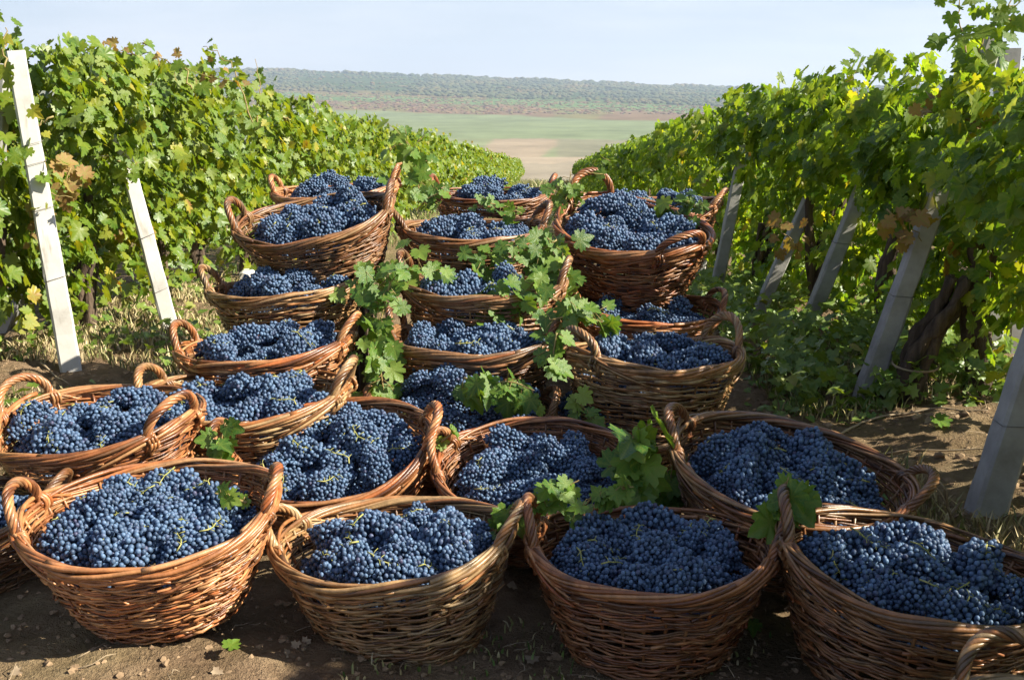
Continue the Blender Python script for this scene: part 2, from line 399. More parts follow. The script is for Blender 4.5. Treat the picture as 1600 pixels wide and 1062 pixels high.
nt.links.new(hs.outputs[0], b.inputs['Base Color']); b.inputs['Roughness'].default_value = 1.0; b.inputs['Specular IOR Level'].default_value = 0.0
PX = np.concatenate([np.linspace(-1500, 300, 60), np.linspace(310, 1500, 420), np.linspace(1520, 3200, 60)])
DD = np.concatenate([np.linspace(240, 700, 12), np.geomspace(720, 6000, 420), np.linspace(6100, 7200, 8)])
def row_y(d):                                # photo row in which a flat valley point at distance d shows
    return 140 + 60 / d * F
V = []; C = []
for d in DD:
    py = None
    for p in PX:
        v = ray(p, 140); hx, hy = v.x, v.y; L = math.hypot(hx, hy)
        x, y = hx / hy * d, d
        z = far_z(p, d); V.append((x, y, z))
        yy = 140 - (z - CAM_Z) / d * F
        j = 6 * h2(p, yy, 0.012, 7) + 3 * h2(p, yy, 0.05, 3) + 2.5 * h2(p, yy * 3, 0.15, 4)
        if yy > 250 + j: c = (0.26, 0.22, 0.155)
        elif yy > 215 + j * 0.4:
            c = (0.27, 0.215, 0.145) if 772 - (yy - 215) * 1.2 + j < p < 884 - (yy - 217) * 1.5 + j else (0.19, 0.21, 0.11)
            if p > 870 and yy < 246: c = (0.20, 0.19, 0.12)
            if 242 < yy: c = (0.32, 0.26, 0.18)
        elif yy > 196: c = (0.165, 0.195, 0.10)
        elif d < 2700 + (p - 400) * -0.55: c = (0.17, 0.20, 0.10)
        else:
            lo = 171 + 18 * (p - 540) / 510         # the rust-coloured vineyards run down to the right
            if yy > lo + j * .5: c = (0.17, 0.20, 0.10)
            elif yy > lo - 15 + j * .7: c = (0.17, 0.115, 0.065) if h2(p, yy * 5, 0.02, 8) > -0.15 and p > 500 else (0.17, 0.15, 0.06)
            elif yy > lo - 24 + j: c = (0.11, 0.17, 0.06)
            elif yy > lo - 30: c = (0.15, 0.12, 0.05) if p < 760 else (0.09, 0.12, 0.04)
            else: c = (0.055, 0.08, 0.028)
        C.append((*c, 1))
nx, ny = len(PX), len(DD)
Cg = np.array(C).reshape(ny, nx, 4)
for _ in range(3):
    Cg[1:-1] = (Cg[:-2] + 2 * Cg[1:-1] + Cg[2:]) / 4; Cg[:, 1:-1] = (Cg[:, :-2] + 2 * Cg[:, 1:-1] + Cg[:, 2:]) / 4
C = Cg.reshape(-1, 4)
i = (np.arange(ny - 1)[:, None] * nx + np.arange(nx - 1)[None, :])
mb = MB(); mb.add(V, F4=np.stack([i, i + 1, i + nx + 1, i + nx], -1).reshape(-1, 4))
me = mb.mesh('valley', M_FAR); ca = me.color_attributes.new('tone', 'FLOAT_COLOR', 'POINT')
ca.data.foreach_set('color', np.array(C, dtype=np.float32).ravel())
tag(link('valley', me), kind='structure')

M_WOODS, nt, b, _ = new_mat('far_tree_crowns')
rv, oi, g = rand(nt)
rp = ramp(nt, [(0.0, (0.035, 0.052, 0.016)), (0.45, (0.065, 0.078, 0.024)), (0.75, (0.11, 0.095, 0.030)), (1.0, (0.17, 0.09, 0.03))])
g2 = nt.nodes.new('ShaderNodeNewGeometry'); n0 = nz(nt, 0.0045, 4, 0.6, vec=g2.outputs['Position'], mscale=(1, .35, 1))
nt.links.new(math_(nt, 'ADD', math_(nt, 'MULTIPLY', rv, .45), math_(nt, 'MULTIPLY', math_(nt, 'SUBTRACT', n0.outputs['Fac'], .32), 1.6), True), rp.inputs[0])
nt.links.new(rp.outputs[0], b.inputs['Base Color']); b.inputs['Roughness'].default_value = 1
pos = []; sc = []; bpos = []; bsc = []
for k in range(24000):
    p = random.uniform(150, 1650); d = random.uniform(2700, 6080)
    z = far_z(p, d); yy = 140 - (z - CAM_Z) / d * F; lo = 171 + 18 * (p - 540) / 510
    if yy > lo - 1: continue
    dens = h2(p, yy * 4, 0.010, 5) + .35 * h2(p, yy * 5, 0.06, 6)
    v = ray(p, 140)
    if yy > lo - 26:
        if random.random() < .75:
            s = random.uniform(1.6, 4.2); bpos.append((v.x / v.y * d, d, z + s * .1)); bsc.append((s * 2.4, s, s * .55))
        continue
    if dens < -.22 and random.random() < .8: continue
    s = random.uniform(3.2, 7) * (1 + .8 * max(0, dens))
    pos.append((v.x / v.y * d, d, z + s * 0.4)); sc.append((s * 1.7, s * 1.5, s * random.uniform(0.45, 0.85)))
for k in range(420):                          # taller clumps breaking the skyline
    p = random.gauss(random.choice([430, 560, 610, 700, 845, 960, 1080, 1165]), 22); d = random.uniform(5850, 6060); v = ray(p, 140); s = random.uniform(6, 13)
    pos.append((v.x / v.y * d, d, far_z(p, d) + s * .5)); sc.append((s * 1.5, s * 1.2, s * random.uniform(.6, 1.0)))
def rand_rot(n):
    a = rng.uniform(0, 6.28, n); c, s_ = np.cos(a), np.sin(a); o = np.zeros(n); l = np.ones(n)
    return np.stack([np.stack([c, -s_, o], -1), np.stack([s_, c, o], -1), np.stack([o, o, l], -1)], 1)
mb = MB(); scatter_mesh(mb, ICO1, np.array(pos), np.array(sc), rand_rot(len(pos)))
tag(link('woods', mb.mesh('woods', M_WOODS)), 'bluish woods covering the far ridge under the sky', 'woods', kind='stuff')
M_RUST, nt, b, _ = new_mat('autumn_bushes')
rv, oi, g = rand(nt)
rp = ramp(nt, [(0.0, (0.09, 0.04, 0.025)), (0.4, (0.16, 0.075, 0.045)), (0.65, (0.20, 0.13, 0.05)), (0.85, (0.10, 0.13, 0.04)), (1.0, (0.24, 0.20, 0.07))])
nt.links.new(rv, rp.inputs[0]); nt.links.new(rp.outputs[0], b.inputs['Base Color']); b.inputs['Roughness'].default_value = 1
mb = MB(); scatter_mesh(mb, ICO1, np.array(bpos), np.array(bsc), rand_rot(len(bpos)))
tag(link('autumn_bushes', mb.mesh('autumn_bushes', M_RUST)), 'rust-red and yellow autumn bushes in a strip below the far woods', 'bushes', kind='stuff')

# haze
mh = bpy.data.materials.new('haze_air'); mh.use_nodes = True; nt = mh.node_tree; nt.nodes.clear()
o_ = nt.nodes.new('ShaderNodeOutputMaterial'); pv = nt.nodes.new('ShaderNodeVolumePrincipled')
pv.inputs['Color'].default_value = (0.70, 0.84, 1.0, 1); pv.inputs['Density'].default_value = 0.00011
pv.inputs['Anisotropy'].default_value = 0.2
nt.links.new(pv.outputs[0], o_.inputs['Volume'])
mb = MB(); box(mb, -7600, 7600, -70, 7400, -110, 260)
tag(link('haze', mb.mesh('haze', mh, False)), kind='stuff')

# ------------------------------------------------------------------ leaves
HALF = [(0.0, 0.06), (0.10, -0.16), (0.27, -0.20), (0.40, -0.08), (0.36, 0.05), (0.60, 0.10), (0.56, 0.24), (0.62, 0.36), (0.40, 0.38),
        (0.50, 0.56), (0.42, 0.70), (0.26, 0.62), (0.20, 0.78), (0.12, 0.92), (0.0, 1.06)]
TIPV = [0.1, 0.2, 1, 0.4, 0.1, 1, 0.5, 0.4, 0.0, 0.9, 0.5, 0.1, 0.4, 0.6, 1]
def leaf_shape(seed, lod=2):
    r = random.Random(seed)
    half = HALF if lod == 2 else [HALF[i] for i in (0, 2, 4, 5, 8, 10, 11, 14)]
    tv = TIPV if lod == 2 else [TIPV[i] for i in (0, 2, 4, 5, 8, 10, 11, 14)]
    pts = [(x, y) for x, y in half] + [(-x, y) for x, y in half[-2:0:-1]]
    ve = tv + tv[-2:0:-1]
    V = [(0, 0.22)] + [(x * r.uniform(.92, 1.08), y * r.uniform(.95, 1.05)) for x, y in pts]
    fold, droop, tw, wv = r.uniform(0.05, 0.45), r.uniform(0.05, 0.45), r.uniform(-.25, .25), r.uniform(0.02, 0.07)
    out = []
    for x, y in V:
        z = fold * abs(x) - droop * (y * y * .6 + x * x * .9) + tw * x * y + wv * math.sin(9 * x + seed) * math.cos(8 * y)
        out.append((x, y - 0.1, z))
    n = len(pts)
    Fc = [(0, 1 + i, 1 + (i + 1) % n) for i in range(n)]
    return np.array(out), np.array(Fc), np.array([1.0] + ve)
LEAVES2 = [leaf_shape(s, 2) for s in range(7)]
LEAVES1 = [leaf_shape(s + 20, 1) for s in range(5)]
def leaf_frames(normals, spin, size):
    N = normals / np.linalg.norm(normals, axis=1)[:, None]
    ref = np.tile([0, 0, -1.0], (len(N), 1)) + rng.normal(0, .45, (len(N), 3))   # tips hang down
    Yv = ref - N * np.sum(ref * N, 1)[:, None]; Yv /= np.linalg.norm(Yv, axis=1)[:, None] + 1e-9
    Xv = np.cross(Yv, N)
    c, s = np.cos(spin)[:, None], np.sin(spin)[:, None]
    X2 = Xv * c + Yv * s; Y2 = -Xv * s + Yv * c
    return np.stack([X2, Y2, N], -1) * size[:, None, None]
def add_leaves(mb, shapes, pos, fr):
    idx = rng.integers(0, len(shapes), len(pos))
    for k, (V, Fc, ve) in enumerate(shapes):
        m = idx == k; n = int(m.sum())
        if not n: continue
        W = np.einsum('nij,kj->nki', fr[m], V) + pos[m][:, None, :]
        FF = Fc[None] + (np.arange(n) * len(V))[:, None, None]
        mb.add(W.reshape(-1, 3), F3=FF.reshape(-1, 3), vein=np.tile(ve, n))
def leaf_meshes(mat, name):
    out = []
    for V, Fc, ve in LEAVES2:
        mb = MB(); mb.add(V, F3=Fc, vein=ve); out.append(mb.mesh(name, mat))
    return out
M_BROWN = leaf_mat('withered_leaf', [(0.0, (0.12, 0.05, 0.025)), (0.4, (0.20, 0.10, 0.04)), (0.75, (0.30, 0.17, 0.06)), (1.0, (0.22, 0.19, 0.05))], 0.25, 0.6)
LM_B = leaf_meshes(M_BROWN, 'leaf_b')
LM_R, LM_L, LM_P = leaf_meshes(M_LEAF_R, 'leaf_r'), leaf_meshes(M_LEAF_L, 'leaf_l'), leaf_meshes(M_LEAF_P, 'leaf_p')

def mat4(fr, p):
    return Matrix(((fr[0][0], fr[0][1], fr[0][2], p[0]), (fr[1][0], fr[1][1], fr[1][2], p[1]), (fr[2][0], fr[2][1], fr[2][2], p[2]), (0, 0, 0, 1)))

# ------------------------------------------------------------------ vine rows
def canopy(side, n, zlo, zhi, lean, thick, half, xin=0.0, seed=0, over=0.0):
    """leaf positions/normals in the vine's own frame (origin at its base, Y along the row); side=-1 left row, +1 right row"""
    P = []; N = []
    tries = 0
    while len(P) < n and tries < n * 12:
        tries += 1
        y = rng.uniform(-half, half); z = zlo + (zhi - zlo) * rng.uniform(0, 1) ** 0.85
        q = mnoise.noise(Vector((y * 2.3 + seed * 5.1, z * 2.6, seed * 3.3)))
        top = zhi - 0.13 + 0.24 * mnoise.noise(Vector((y * 2.3 + seed * 7, 3.3, seed))) + 0.12 * mnoise.noise(Vector((y * 7 + seed * 3, 1.3, seed)))
        low = zlo + 0.18 + 0.25 * mnoise.noise(Vector((y * 1.5 + seed, 9.3, seed)))
        if z > top and rng.random() < 0.93: continue
        if z < low and rng.random() < 0.7: continue
        q2 = mnoise.noise(Vector((y * 6.5 + seed * 2.1, z * 7.5, seed * 1.3 + 4)))
        if q + .8 * q2 < -0.12 and rng.random() < 0.92: continue
        bulge = thick * (0.55 + 0.45 * math.sin(math.pi * min(1, max(0, (z - zlo) / (zhi - zlo)))))
        u = rng.uniform(-1, 1); u = math.copysign(abs(u) ** 0.55, u) if rng.random() < 0.7 else u
        off = u * bulge * 0.5 - 0.18 * q - 0.12 * q2 - over * min(1, max(0, (z - 0.70) / 0.35))
        x = side * (xin + lean * z) + side * off * 1.0
        P.append((x, y, z))
        face = -side if u * 1 < 0.15 else side
        nrm = np.array([face * 0.8, rng.normal(0, .65), 0.5 + rng.normal(0, .55)])
        N.append(nrm)
    return np.array(P), np.array(N)
def trunk_mesh(seed, h=0.75, r=0.045, lean=0.0, side=1):
    rr = random.Random(seed); mb = MB()
    for k in range(3):
        ph = rr.uniform(0, 6.3); n = 14
        pts = [((0.03 * math.cos(ph + t * 3) + side * lean * h * t + 0.05 * (mnoise.noise(Vector((t * 3, seed, 0))))), 0.03 * math.sin(ph + t * 3) + 0.1 * t * t * rr.uniform(.8, 1.2) * (1 if k % 2 else -1), -0.08 + (h + .08) * t) for t in np.linspace(0, 1, n)]
        rad = [r * (1.25 - 0.6 * t) * (0.8 + 0.4 * abs(mnoise.noise(Vector((t * 7, seed + k, 2))))) for t in np.linspace(0, 1, n)]
        V, F3, F4 = tube(pts, rad, 7)
        for q in range(len(V)): V[q] += 0.012 * np.array(mnoise.noise_vector(Vector(V[q] * 14.0)))
        mb.add(V, F3, F4)
    return mb.mesh('trunk', M_BARK)
def canes_mesh(side, seed, lean, zhi, xin, mat=None):
    rr = random.Random(seed); mb = MB()
    for k in range(6):
        y1 = rr.uniform(-.65, .65); n = 9; ztop = zhi - rr.uniform(0, .3)
        pts = []
        for t in np.linspace(0, 1, n):
            z = 0.7 + (ztop - 0.7) * t
            pts.append((side * (xin * t + lean * z) + 0.05 * math.sin(t * 5 + k), y1 * min(1, t * 2) + 0.04 * math.sin(t * 7 + k * 2), z))
        V, F3, F4 = tube(pts, [0.007 - 0.004 * t for t in np.linspace(0, 1, n)], 4); mb.add(V, F3, F4)
    return mb.mesh('cane', M_SHOOT)
TRUNKS = [trunk_mesh(s) for s in range(4)]
def place_leaf_part(parent, meshes, fr, p):
    o = bpy.data.objects.new('leaf', random.choice(meshes)); COL.objects.link(o)
    o.parent = parent; o.matrix_local = mat4(fr, p); return o
def ordinal(k): return ['nearest', 'second', 'third', 'fourth', 'fifth', 'sixth', 'seventh', 'eighth', 'ninth', 'tenth', 'eleventh', 'twelfth'][k]

ROWS = {'left': dict(side=-1, x=-2.82, lean=0.14, xin=-0.05, mat=M_LEAF_L, lm=LM_L, y0=3.3, zhi=1.70, zlo=0.10, thick=0.58, over=.24),
        'right': dict(side=1, x=1.90, lean=0.30, xin=-0.04, mat=M_LEAF_R, lm=LM_R, y0=0.6, zhi=1.56, zlo=0.14, thick=0.46, over=.44)}
SP = 1.15
near_vines = {}
for rn, r in ROWS.items():
    near_vines[rn] = []
    # shared canopies for the far stretch
    farm = []
    for v in range(4):
        P, N = canopy(r['side'], 820, 0.22, r['zhi'], r['lean'], r['thick'], SP * 0.62, r['xin'], seed=30 + v + (7 if rn == 'left' else 0), over=r['over'])
        sz = rng.uniform(0.06, 0.11, len(P))
        mb = MB(); add_leaves(mb, LEAVES1, P, leaf_frames(N, rng.normal(0, .7, len(P)), sz))
        V, F3, F4 = tube([(0, 0, -.1), (0.02, 0.02, .4), (r['side'] * .15, 0, .8)], [.05, .04, .03], 5)
        me = mb.mesh('grape_vine', r['mat']); farm.append(me)
    k = 0; y = r['y0']; idx = 0
    while y < 68:
        x = r['x'] + 0.05 * math.sin(k * 2.1) + (.6 * min(1, max(0, (y - 7) / 35)) if rn == 'left' else -.42 * min(1, max(0, (y - 6.3) / 3))); z = ground_z(x, y)
        if y < 17.5:
            root = empty('grape_vine', (x, y, z))
            visible = (rn == 'left' and y > 4.0) or (rn == 'right' and y > 3.4)
            if visible:
                extra = {'left': ['with dead brown leaves beside the tall white post', 'between the tall and the shorter white post', 'behind the shorter white post'],
                         'right': ['bushy and dark at the edge of the photo', 'with a thick dark gnarled trunk', 'behind the leaning grey posts']}[rn]
                lab = f"{ordinal(idx)} grapevine seen along the {rn} row" + (', ' + extra[idx] if idx < 3 else '')
                idx += 1
            else: lab = f"grapevine at the very near end of the {rn} row, just outside the view"
            tag(root, lab, 'grapevine', 'grapevines of the %s row' % rn)
            link('trunk', TRUNKS[k % 4], root, Matrix.Rotation(k * 1.3, 4, 'Z') @ Matrix.Diagonal((1, 1, random.uniform(.9, 1.1), 1)))
            link('cane', canes_mesh(r['side'], k + 50, r['lean'], r['zhi'], r['xin']), root)
            n = int((1600 if y < 9 else 1150) * (.85 if rn == 'right' else 1))
            zh = r['zhi'] + (0.20 if rn == 'right' and y < 3.6 else 0.0)
            P, N = canopy(r['side'], n, r['zlo'], zh, r['lean'], r['thick'], SP * 0.62, r['xin'], seed=k + (13 if rn == 'left' else 1), over=r['over'] if y > 6.2 or rn == 'right' else 0)
            sz = rng.uniform(0.045, 0.095, len(P)); fr = leaf_frames(N, rng.normal(0, .7, len(P)), sz)
            npart = (230 if y < 8 else 150 if y < 11 else 90) if visible else 0
            score = -r['side'] * (P[:, 0] - r['side'] * r['lean'] * P[:, 2]) + rng.normal(0, .08, len(P))
            order = np.argsort(-score); part = order[:npart]; rest = order[npart:]
            for q in part: place_leaf_part(root, r['lm'], fr[q], P[q])
            mb = MB(); add_leaves(mb, LEAVES2 if y < 9 else LEAVES1, P[rest], fr[rest])
            tag(link('foliage', mb.mesh('foliage', r['mat']), root), kind='stuff')
            near_vines[rn].append(root)
        else:
            o = link('grape_vine', farm[k % 4], None, Matrix.Translation((x, y, z)) @ Matrix.Diagonal((1, 1 if k % 3 else -1, random.uniform(.94, 1.05), 1)))
            tag(o, f'leafy grapevine merging into the far downhill stretch of the {rn} row', 'grapevine', f'far grapevines of the {rn} row')
        y += SP; k += 1
    ROWS[rn]['far'] = farm
# rows beyond
for rn, xx, y0, y1 in (('left', -6.3, 6.0, 46), ('right', 5.5, 4.0, 46)):
    y = y0; k = 0
    while y < y1:
        o = link('grape_vine', ROWS[rn]['far'][k % 4], None, Matrix.Translation((xx, y, slope(y))) @ Matrix.Diagonal((1, 1 if k % 2 else -1, random.uniform(.95, 1.05), 1)))
        tag(o, f'grapevine in the next row beyond the {rn} row, glimpsed through it', 'grapevine', f'grapevines of the next row beyond the {rn} row')
        y += SP; k += 1

# tall loose shoots standing out of the rows: stem and leaves follow points of the place
def shoot_on(root, pix, D, nleaf, lm, size=(0.045, 0.09), spread=0.05):
    nleaf = int(nleaf * 1.5)
    inv = root.matrix_world.inverted() if root.parent else Matrix.Translation(-root.location)
    pts = [inv @ at(a, b_, D) for a, b_ in pix]
    dense = []
    for i in range(len(pts) - 1):
        for t in np.linspace(0, 1, 6)[:-1]: dense.append(pts[i].lerp(pts[i + 1], t))
    dense.append(pts[-1])
    D_ = np.array([p[:] for p in dense]); D_ += 0.008 * rng.normal(0, 1, D_.shape)
    mb = MB(); mb.add(*tube(D_, np.linspace(.005, .002, len(D_)), 5))
    link('cane', mb.mesh('cane', M_SHOOT), root)
    for q in range(nleaf):
        t = (q + rng.uniform(0, 1)) / nleaf * (len(D_) - 1); i0 = int(t)
        p = D_[i0] + rng.normal(0, spread, 3)
        s = rng.uniform(*size) * (1.1 - 0.5 * t / len(D_))
        fr = leaf_frames(np.array([[rng.normal(0, .6), -.8 + rng.normal(0, .5), .6 + rng.normal(0, .4)]]), rng.normal(0, 1, 1), np.array([s]))[0]
        place_leaf_part(root, lm, fr, p)
bpy.context.view_layer.update()
nl, nr = near_vines['left'], near_vines['right']
def nearest(lst, D): return min(lst, key=lambda o: abs(o.location.y - D))
shoot_on(nearest(nl, 7.2), [(395, 190), (372, 120), (345, 85), (318, 72)], 7.4, 16, LM_L)
shoot_on(nearest(nl, 7.2), [(400, 200), (405, 140), (398, 95)], 7.6, 12, LM_L)
shoot_on(nearest(nl, 6.0), [(300, 140), (290, 110), (272, 108)], 6.4, 7, LM_L)
shoot_on(nearest(nl, 4.6), [(10, 110), (6, 70), (8, 38)], 4.9, 9, LM_L)
shoot_on(nearest(nr, 4.6), [(1560, 190), (1520, 120), (1505, 60), (1500, 5), (1480, -30)], 4.9, 20, LM_R)
shoot_on(nearest(nr, 4.6), [(1520, 110), (1535, 60), (1560, 20), (1610, -10)], 4.8, 14, LM_R)
shoot_on(nearest(nr, 4.6), [(1590, 40), (1560, 25), (1600, -20)], 4.7, 8, LM_R)
shoot_on(nearest(nr, 8.0), [(1330, 190), (1340, 140), (1325, 112)], 7.9, 12, LM_R)
shoot_on(nearest(nr, 9.4), [(1230, 200), (1200, 160), (1150, 158), (1128, 165)], 9.6, 14, LM_R)
shoot_on(nearest(nr, 7.0), [(1400, 190), (1420, 150), (1440, 128)], 7.0, 10, LM_R)
shoot_on(nearest(nr, 12.0), [(1100, 230), (1060, 205), (1040, 205)], 12.5, 9, LM_R)
shoot_on(nearest(nr, 16.5), [(960, 260), (935, 240), (925, 262)], 17.5, 8, LM_R)

shoot_on(nearest(nl, 5.6), [(80, 180), (60, 200), (50, 235), (75, 262)], 5.55, 12, LM_L)
shoot_on(nearest(nl, 5.6), [(110, 260), (95, 300), (70, 330), (60, 400)], 5.75, 26, LM_B)
shoot_on(nearest(nl, 5.6), [(60, 260), (70, 300), (110, 310)], 5.6, 8, LM_L)
shoot_on(nearest(nl, 7.2), [(150, 75), (230, 85), (300, 110), (380, 135)], 7.3, 22, LM_B, (.04, .07))
shoot_on(nearest(nl, 6.6), [(185, 250), (205, 262), (225, 250)], 6.45, 7, LM_L)
shoot_on(nearest(nr, 5.6), [(1215, 350), (1240, 380), (1255, 400)], 7.0, 7, LM_B)
shoot_on(nearest(nr, 5.6), [(1390, 330), (1420, 350), (1440, 375)], 5.1, 10, LM_B)
shoot_on(nearest(nr, 4.6), [(1440, 170), (1500, 185), (1590, 195)], 5.0, 10, LM_B, (.03, .06))
shoot_on(nearest(nr, 6.8), [(1300, 170), (1320, 130), (1345, 105), (1372, 120)], 6.9, 14, LM_R)
shoot_on(nearest(nr, 8.0), [(1265, 175), (1258, 140), (1250, 122)], 7.9, 8, LM_R)

# ------------------------------------------------------------------ posts
def post(bpx, tpx, label, mat, w=0.085, ties=(), D=None, buried=0.12, turn=0.0):
    base = gp(*bpx) if D is None else at(*bpx, D)
    r = ray(*tpx); t = base.y / r.y; top = Vector((0, 0, CAM_Z)) + r * t
    root = empty('trellis_post', base); tag(root, label, 'post', 'concrete trellis posts')
    ax = (top - base); L = ax.length; ax.normalize()
    yv = Vector((0, 1, 0)); xv = yv.cross(ax).normalized(); yv = ax.cross(xv)
    M = Matrix((( xv.x, yv.x, ax.x), (xv.y, yv.y, ax.y), (xv.z, yv.z, ax.z))).to_4x4() @ Matrix.Rotation(R(turn), 4, 'Z')
    mb = MB(); rings = []
    prof = [(-1, -.8), (-.8, -1), (.8, -1), (1, -.8), (1, .8), (.8, 1), (-.8, 1), (-1, .8)]
    zs = np.concatenate([[-buried], np.linspace(0, L, 26)]); V = []
    for z in zs:
        ww = w / 2 * (1.06 - 0.18 * max(0, z) / L)
        for a, c_ in prof:
            d = 0.0045 * mnoise.noise(Vector((a * 3, c_ * 3 + base.x * 9, z * 9)))
            V.append((a * (ww + d), c_ * (ww + d), z))
    n = len(zs); F4 = [(i * 8 + j, i * 8 + (j + 1) % 8, i * 8 + 8 + (j + 1) % 8, i * 8 + 8 + j) for i in range(n - 1) for j in range(8)]
    V.append((0, 0, L + 0.002)); e = (n - 1) * 8
    mb.add(V, [(len(V) - 1, e + j, e + (j + 1) % 8) for j in range(8)], F4)
    sh = link('shaft', mb.mesh('shaft', mat, False), root, M)
    for z in ties:
        mb = MB(); ww = w / 2 * 1.03 + 0.003
        for dz in (0,):
            pts = [(ww * a, ww * c_, z * L + dz + 0.01 * a) for a, c_ in ((-1, -1), (1, -1), (1, 1), (-1, 1), (-1, -1))]
            mb.add(*tube(pts, .0014, 4))
        link('wire_tie', mb.mesh('wire_tie', M_WIRE), root, M)
    return root
post((112, 590), (24, 80), 'tall white concrete post leaning left at the near end of the left row', M_POST, 0.098, (.3, .52, .66, .72), turn=24)
post((268, 525), (188, 215), 'white concrete post half sunk in leaves, second on the left row', M_POST, 0.09, (.22, .5, .8), turn=24)
post((5, 522), (60, 380), 'grey concrete post slanting right behind the tall white post', M_POSTG, 0.09)
post((-25, 560), (2, 100), 'grey concrete post top at the extreme left edge of the photo', M_POSTG, 0.09)
post((1538, 795), (1700, 300), 'thick shaded grey post in the right bottom corner, sunlit spots on it', M_POSTG, 0.105, (.3, .7))
post((1350, 630), (1552, 62), 'grey leaning post beside the gnarled vine trunk, whitish top above the leaves', M_POSTG, 0.088, (.3, .6))
post((1256, 530), (1405, 150), 'grey leaning post between the gnarled trunk and the big back basket', M_POSTG, 0.085, (.4,))
post((1180, 500), (1333, 160), 'grey leaning post with its top just showing over the right row', M_POSTG, 0.08)
post((1116, 466), (1172, 185), 'slender grey post behind the highest right basket', M_POSTG, 0.085)
post((1088, 446), (1128, 250), 'short whitish post right behind the handle of the top right basket', M_POST, 0.085)
post((1540, 602), (1577, 76), 'upright pale post top rising from leaves at the right edge', M_POSTG, 0.10)
post((1585, 560), (1605, 180), 'pale post fragment in leaves at the extreme right edge', M_POSTG, 0.10)
# thin trellis wires
for rn, r in ROWS.items():
    for nm, zz in (('lowest', .62), ('middle', 1.05), ('topmost', 1.5)):
        pts = [(r['x'] + r['side'] * (r['lean'] * zz - 0.16), yy, slope(yy) + zz + 0.02 * math.sin(yy)) for yy in np.linspace(2.5, 40, 60)]
        mb = MB(); mb.add(*tube(pts, .0026, 4)); tag(link('trellis_wire', mb.mesh('trellis_wire', M_WIRE)), f'{nm} wire strung through the {rn} vine row', 'wire', 'trellis wires')

# the gnarled old trunk on the right and the stump on the left are shown large: extra vines of their own
def big_trunk(bpx, name, label, pts_px, r0):
    b0 = gp(*bpx); root = empty(name, b0); tag(root, label, 'grapevine')
    mb = MB()
    for k in range(4):
        n = 18; pts = []
        for t in np.linspace(0, 1, n):
            f = t * (len(pts_px) - 1); i = min(int(f), len(pts_px) - 2); a = Vector(pts_px[i]).lerp(Vector(pts_px[i + 1]), f - i)
            rr = ray(a.x, a.y); tt = b0.y / rr.y; p = Vector((0, 0, CAM_Z)) + rr * tt - b0
            ph = k * 1.57 + t * 2.2
            pts.append((p.x + r0 * .7 * math.cos(ph), p.y + r0 * .7 * math.sin(ph), p.z))
        V, F3, F4 = tube(pts, [r0 * (.75 - .35 * t) * (.8 + .5 * abs(mnoise.noise(Vector((t * 6, k, 1))))) for t in np.linspace(0, 1, n)], 8)
        for q in range(len(V)): V[q] += 0.018 * np.array(mnoise.noise_vector(Vector(V[q] * 16.0)))
        mb.add(V, F3, F4)
    link('trunk', mb.mesh('trunk', M_BARK), root)
    return root
bt = big_trunk((1425, 640), 'old_grapevine', 'thick twisted dark vine trunk tied with wire beside a grey post', [(1420, 640), (1425, 580), (1445, 530), (1480, 480), (1500, 430)], 0.062)
mb = MB(); mb.add(*tube([(0.1 * math.cos(a), 0.1 * math.sin(a), 0.15 + .01 * math.sin(a)) for a in np.linspace(0, 6.5, 18)], .006, 5)); link('wire_tie', mb.mesh('wire_tie', M_TWIG), bt)
big_trunk((135, 530), 'old_grapevine', 'old brown vine stump between the two white posts', [(137, 532), (136, 480), (130, 430), (140, 400)], 0.045)
big_trunk((1190, 470), 'old_grapevine', 'dark vine trunk in shade behind the leaning posts', [(1190, 470), (1186, 410), (1196, 350)], 0.05)

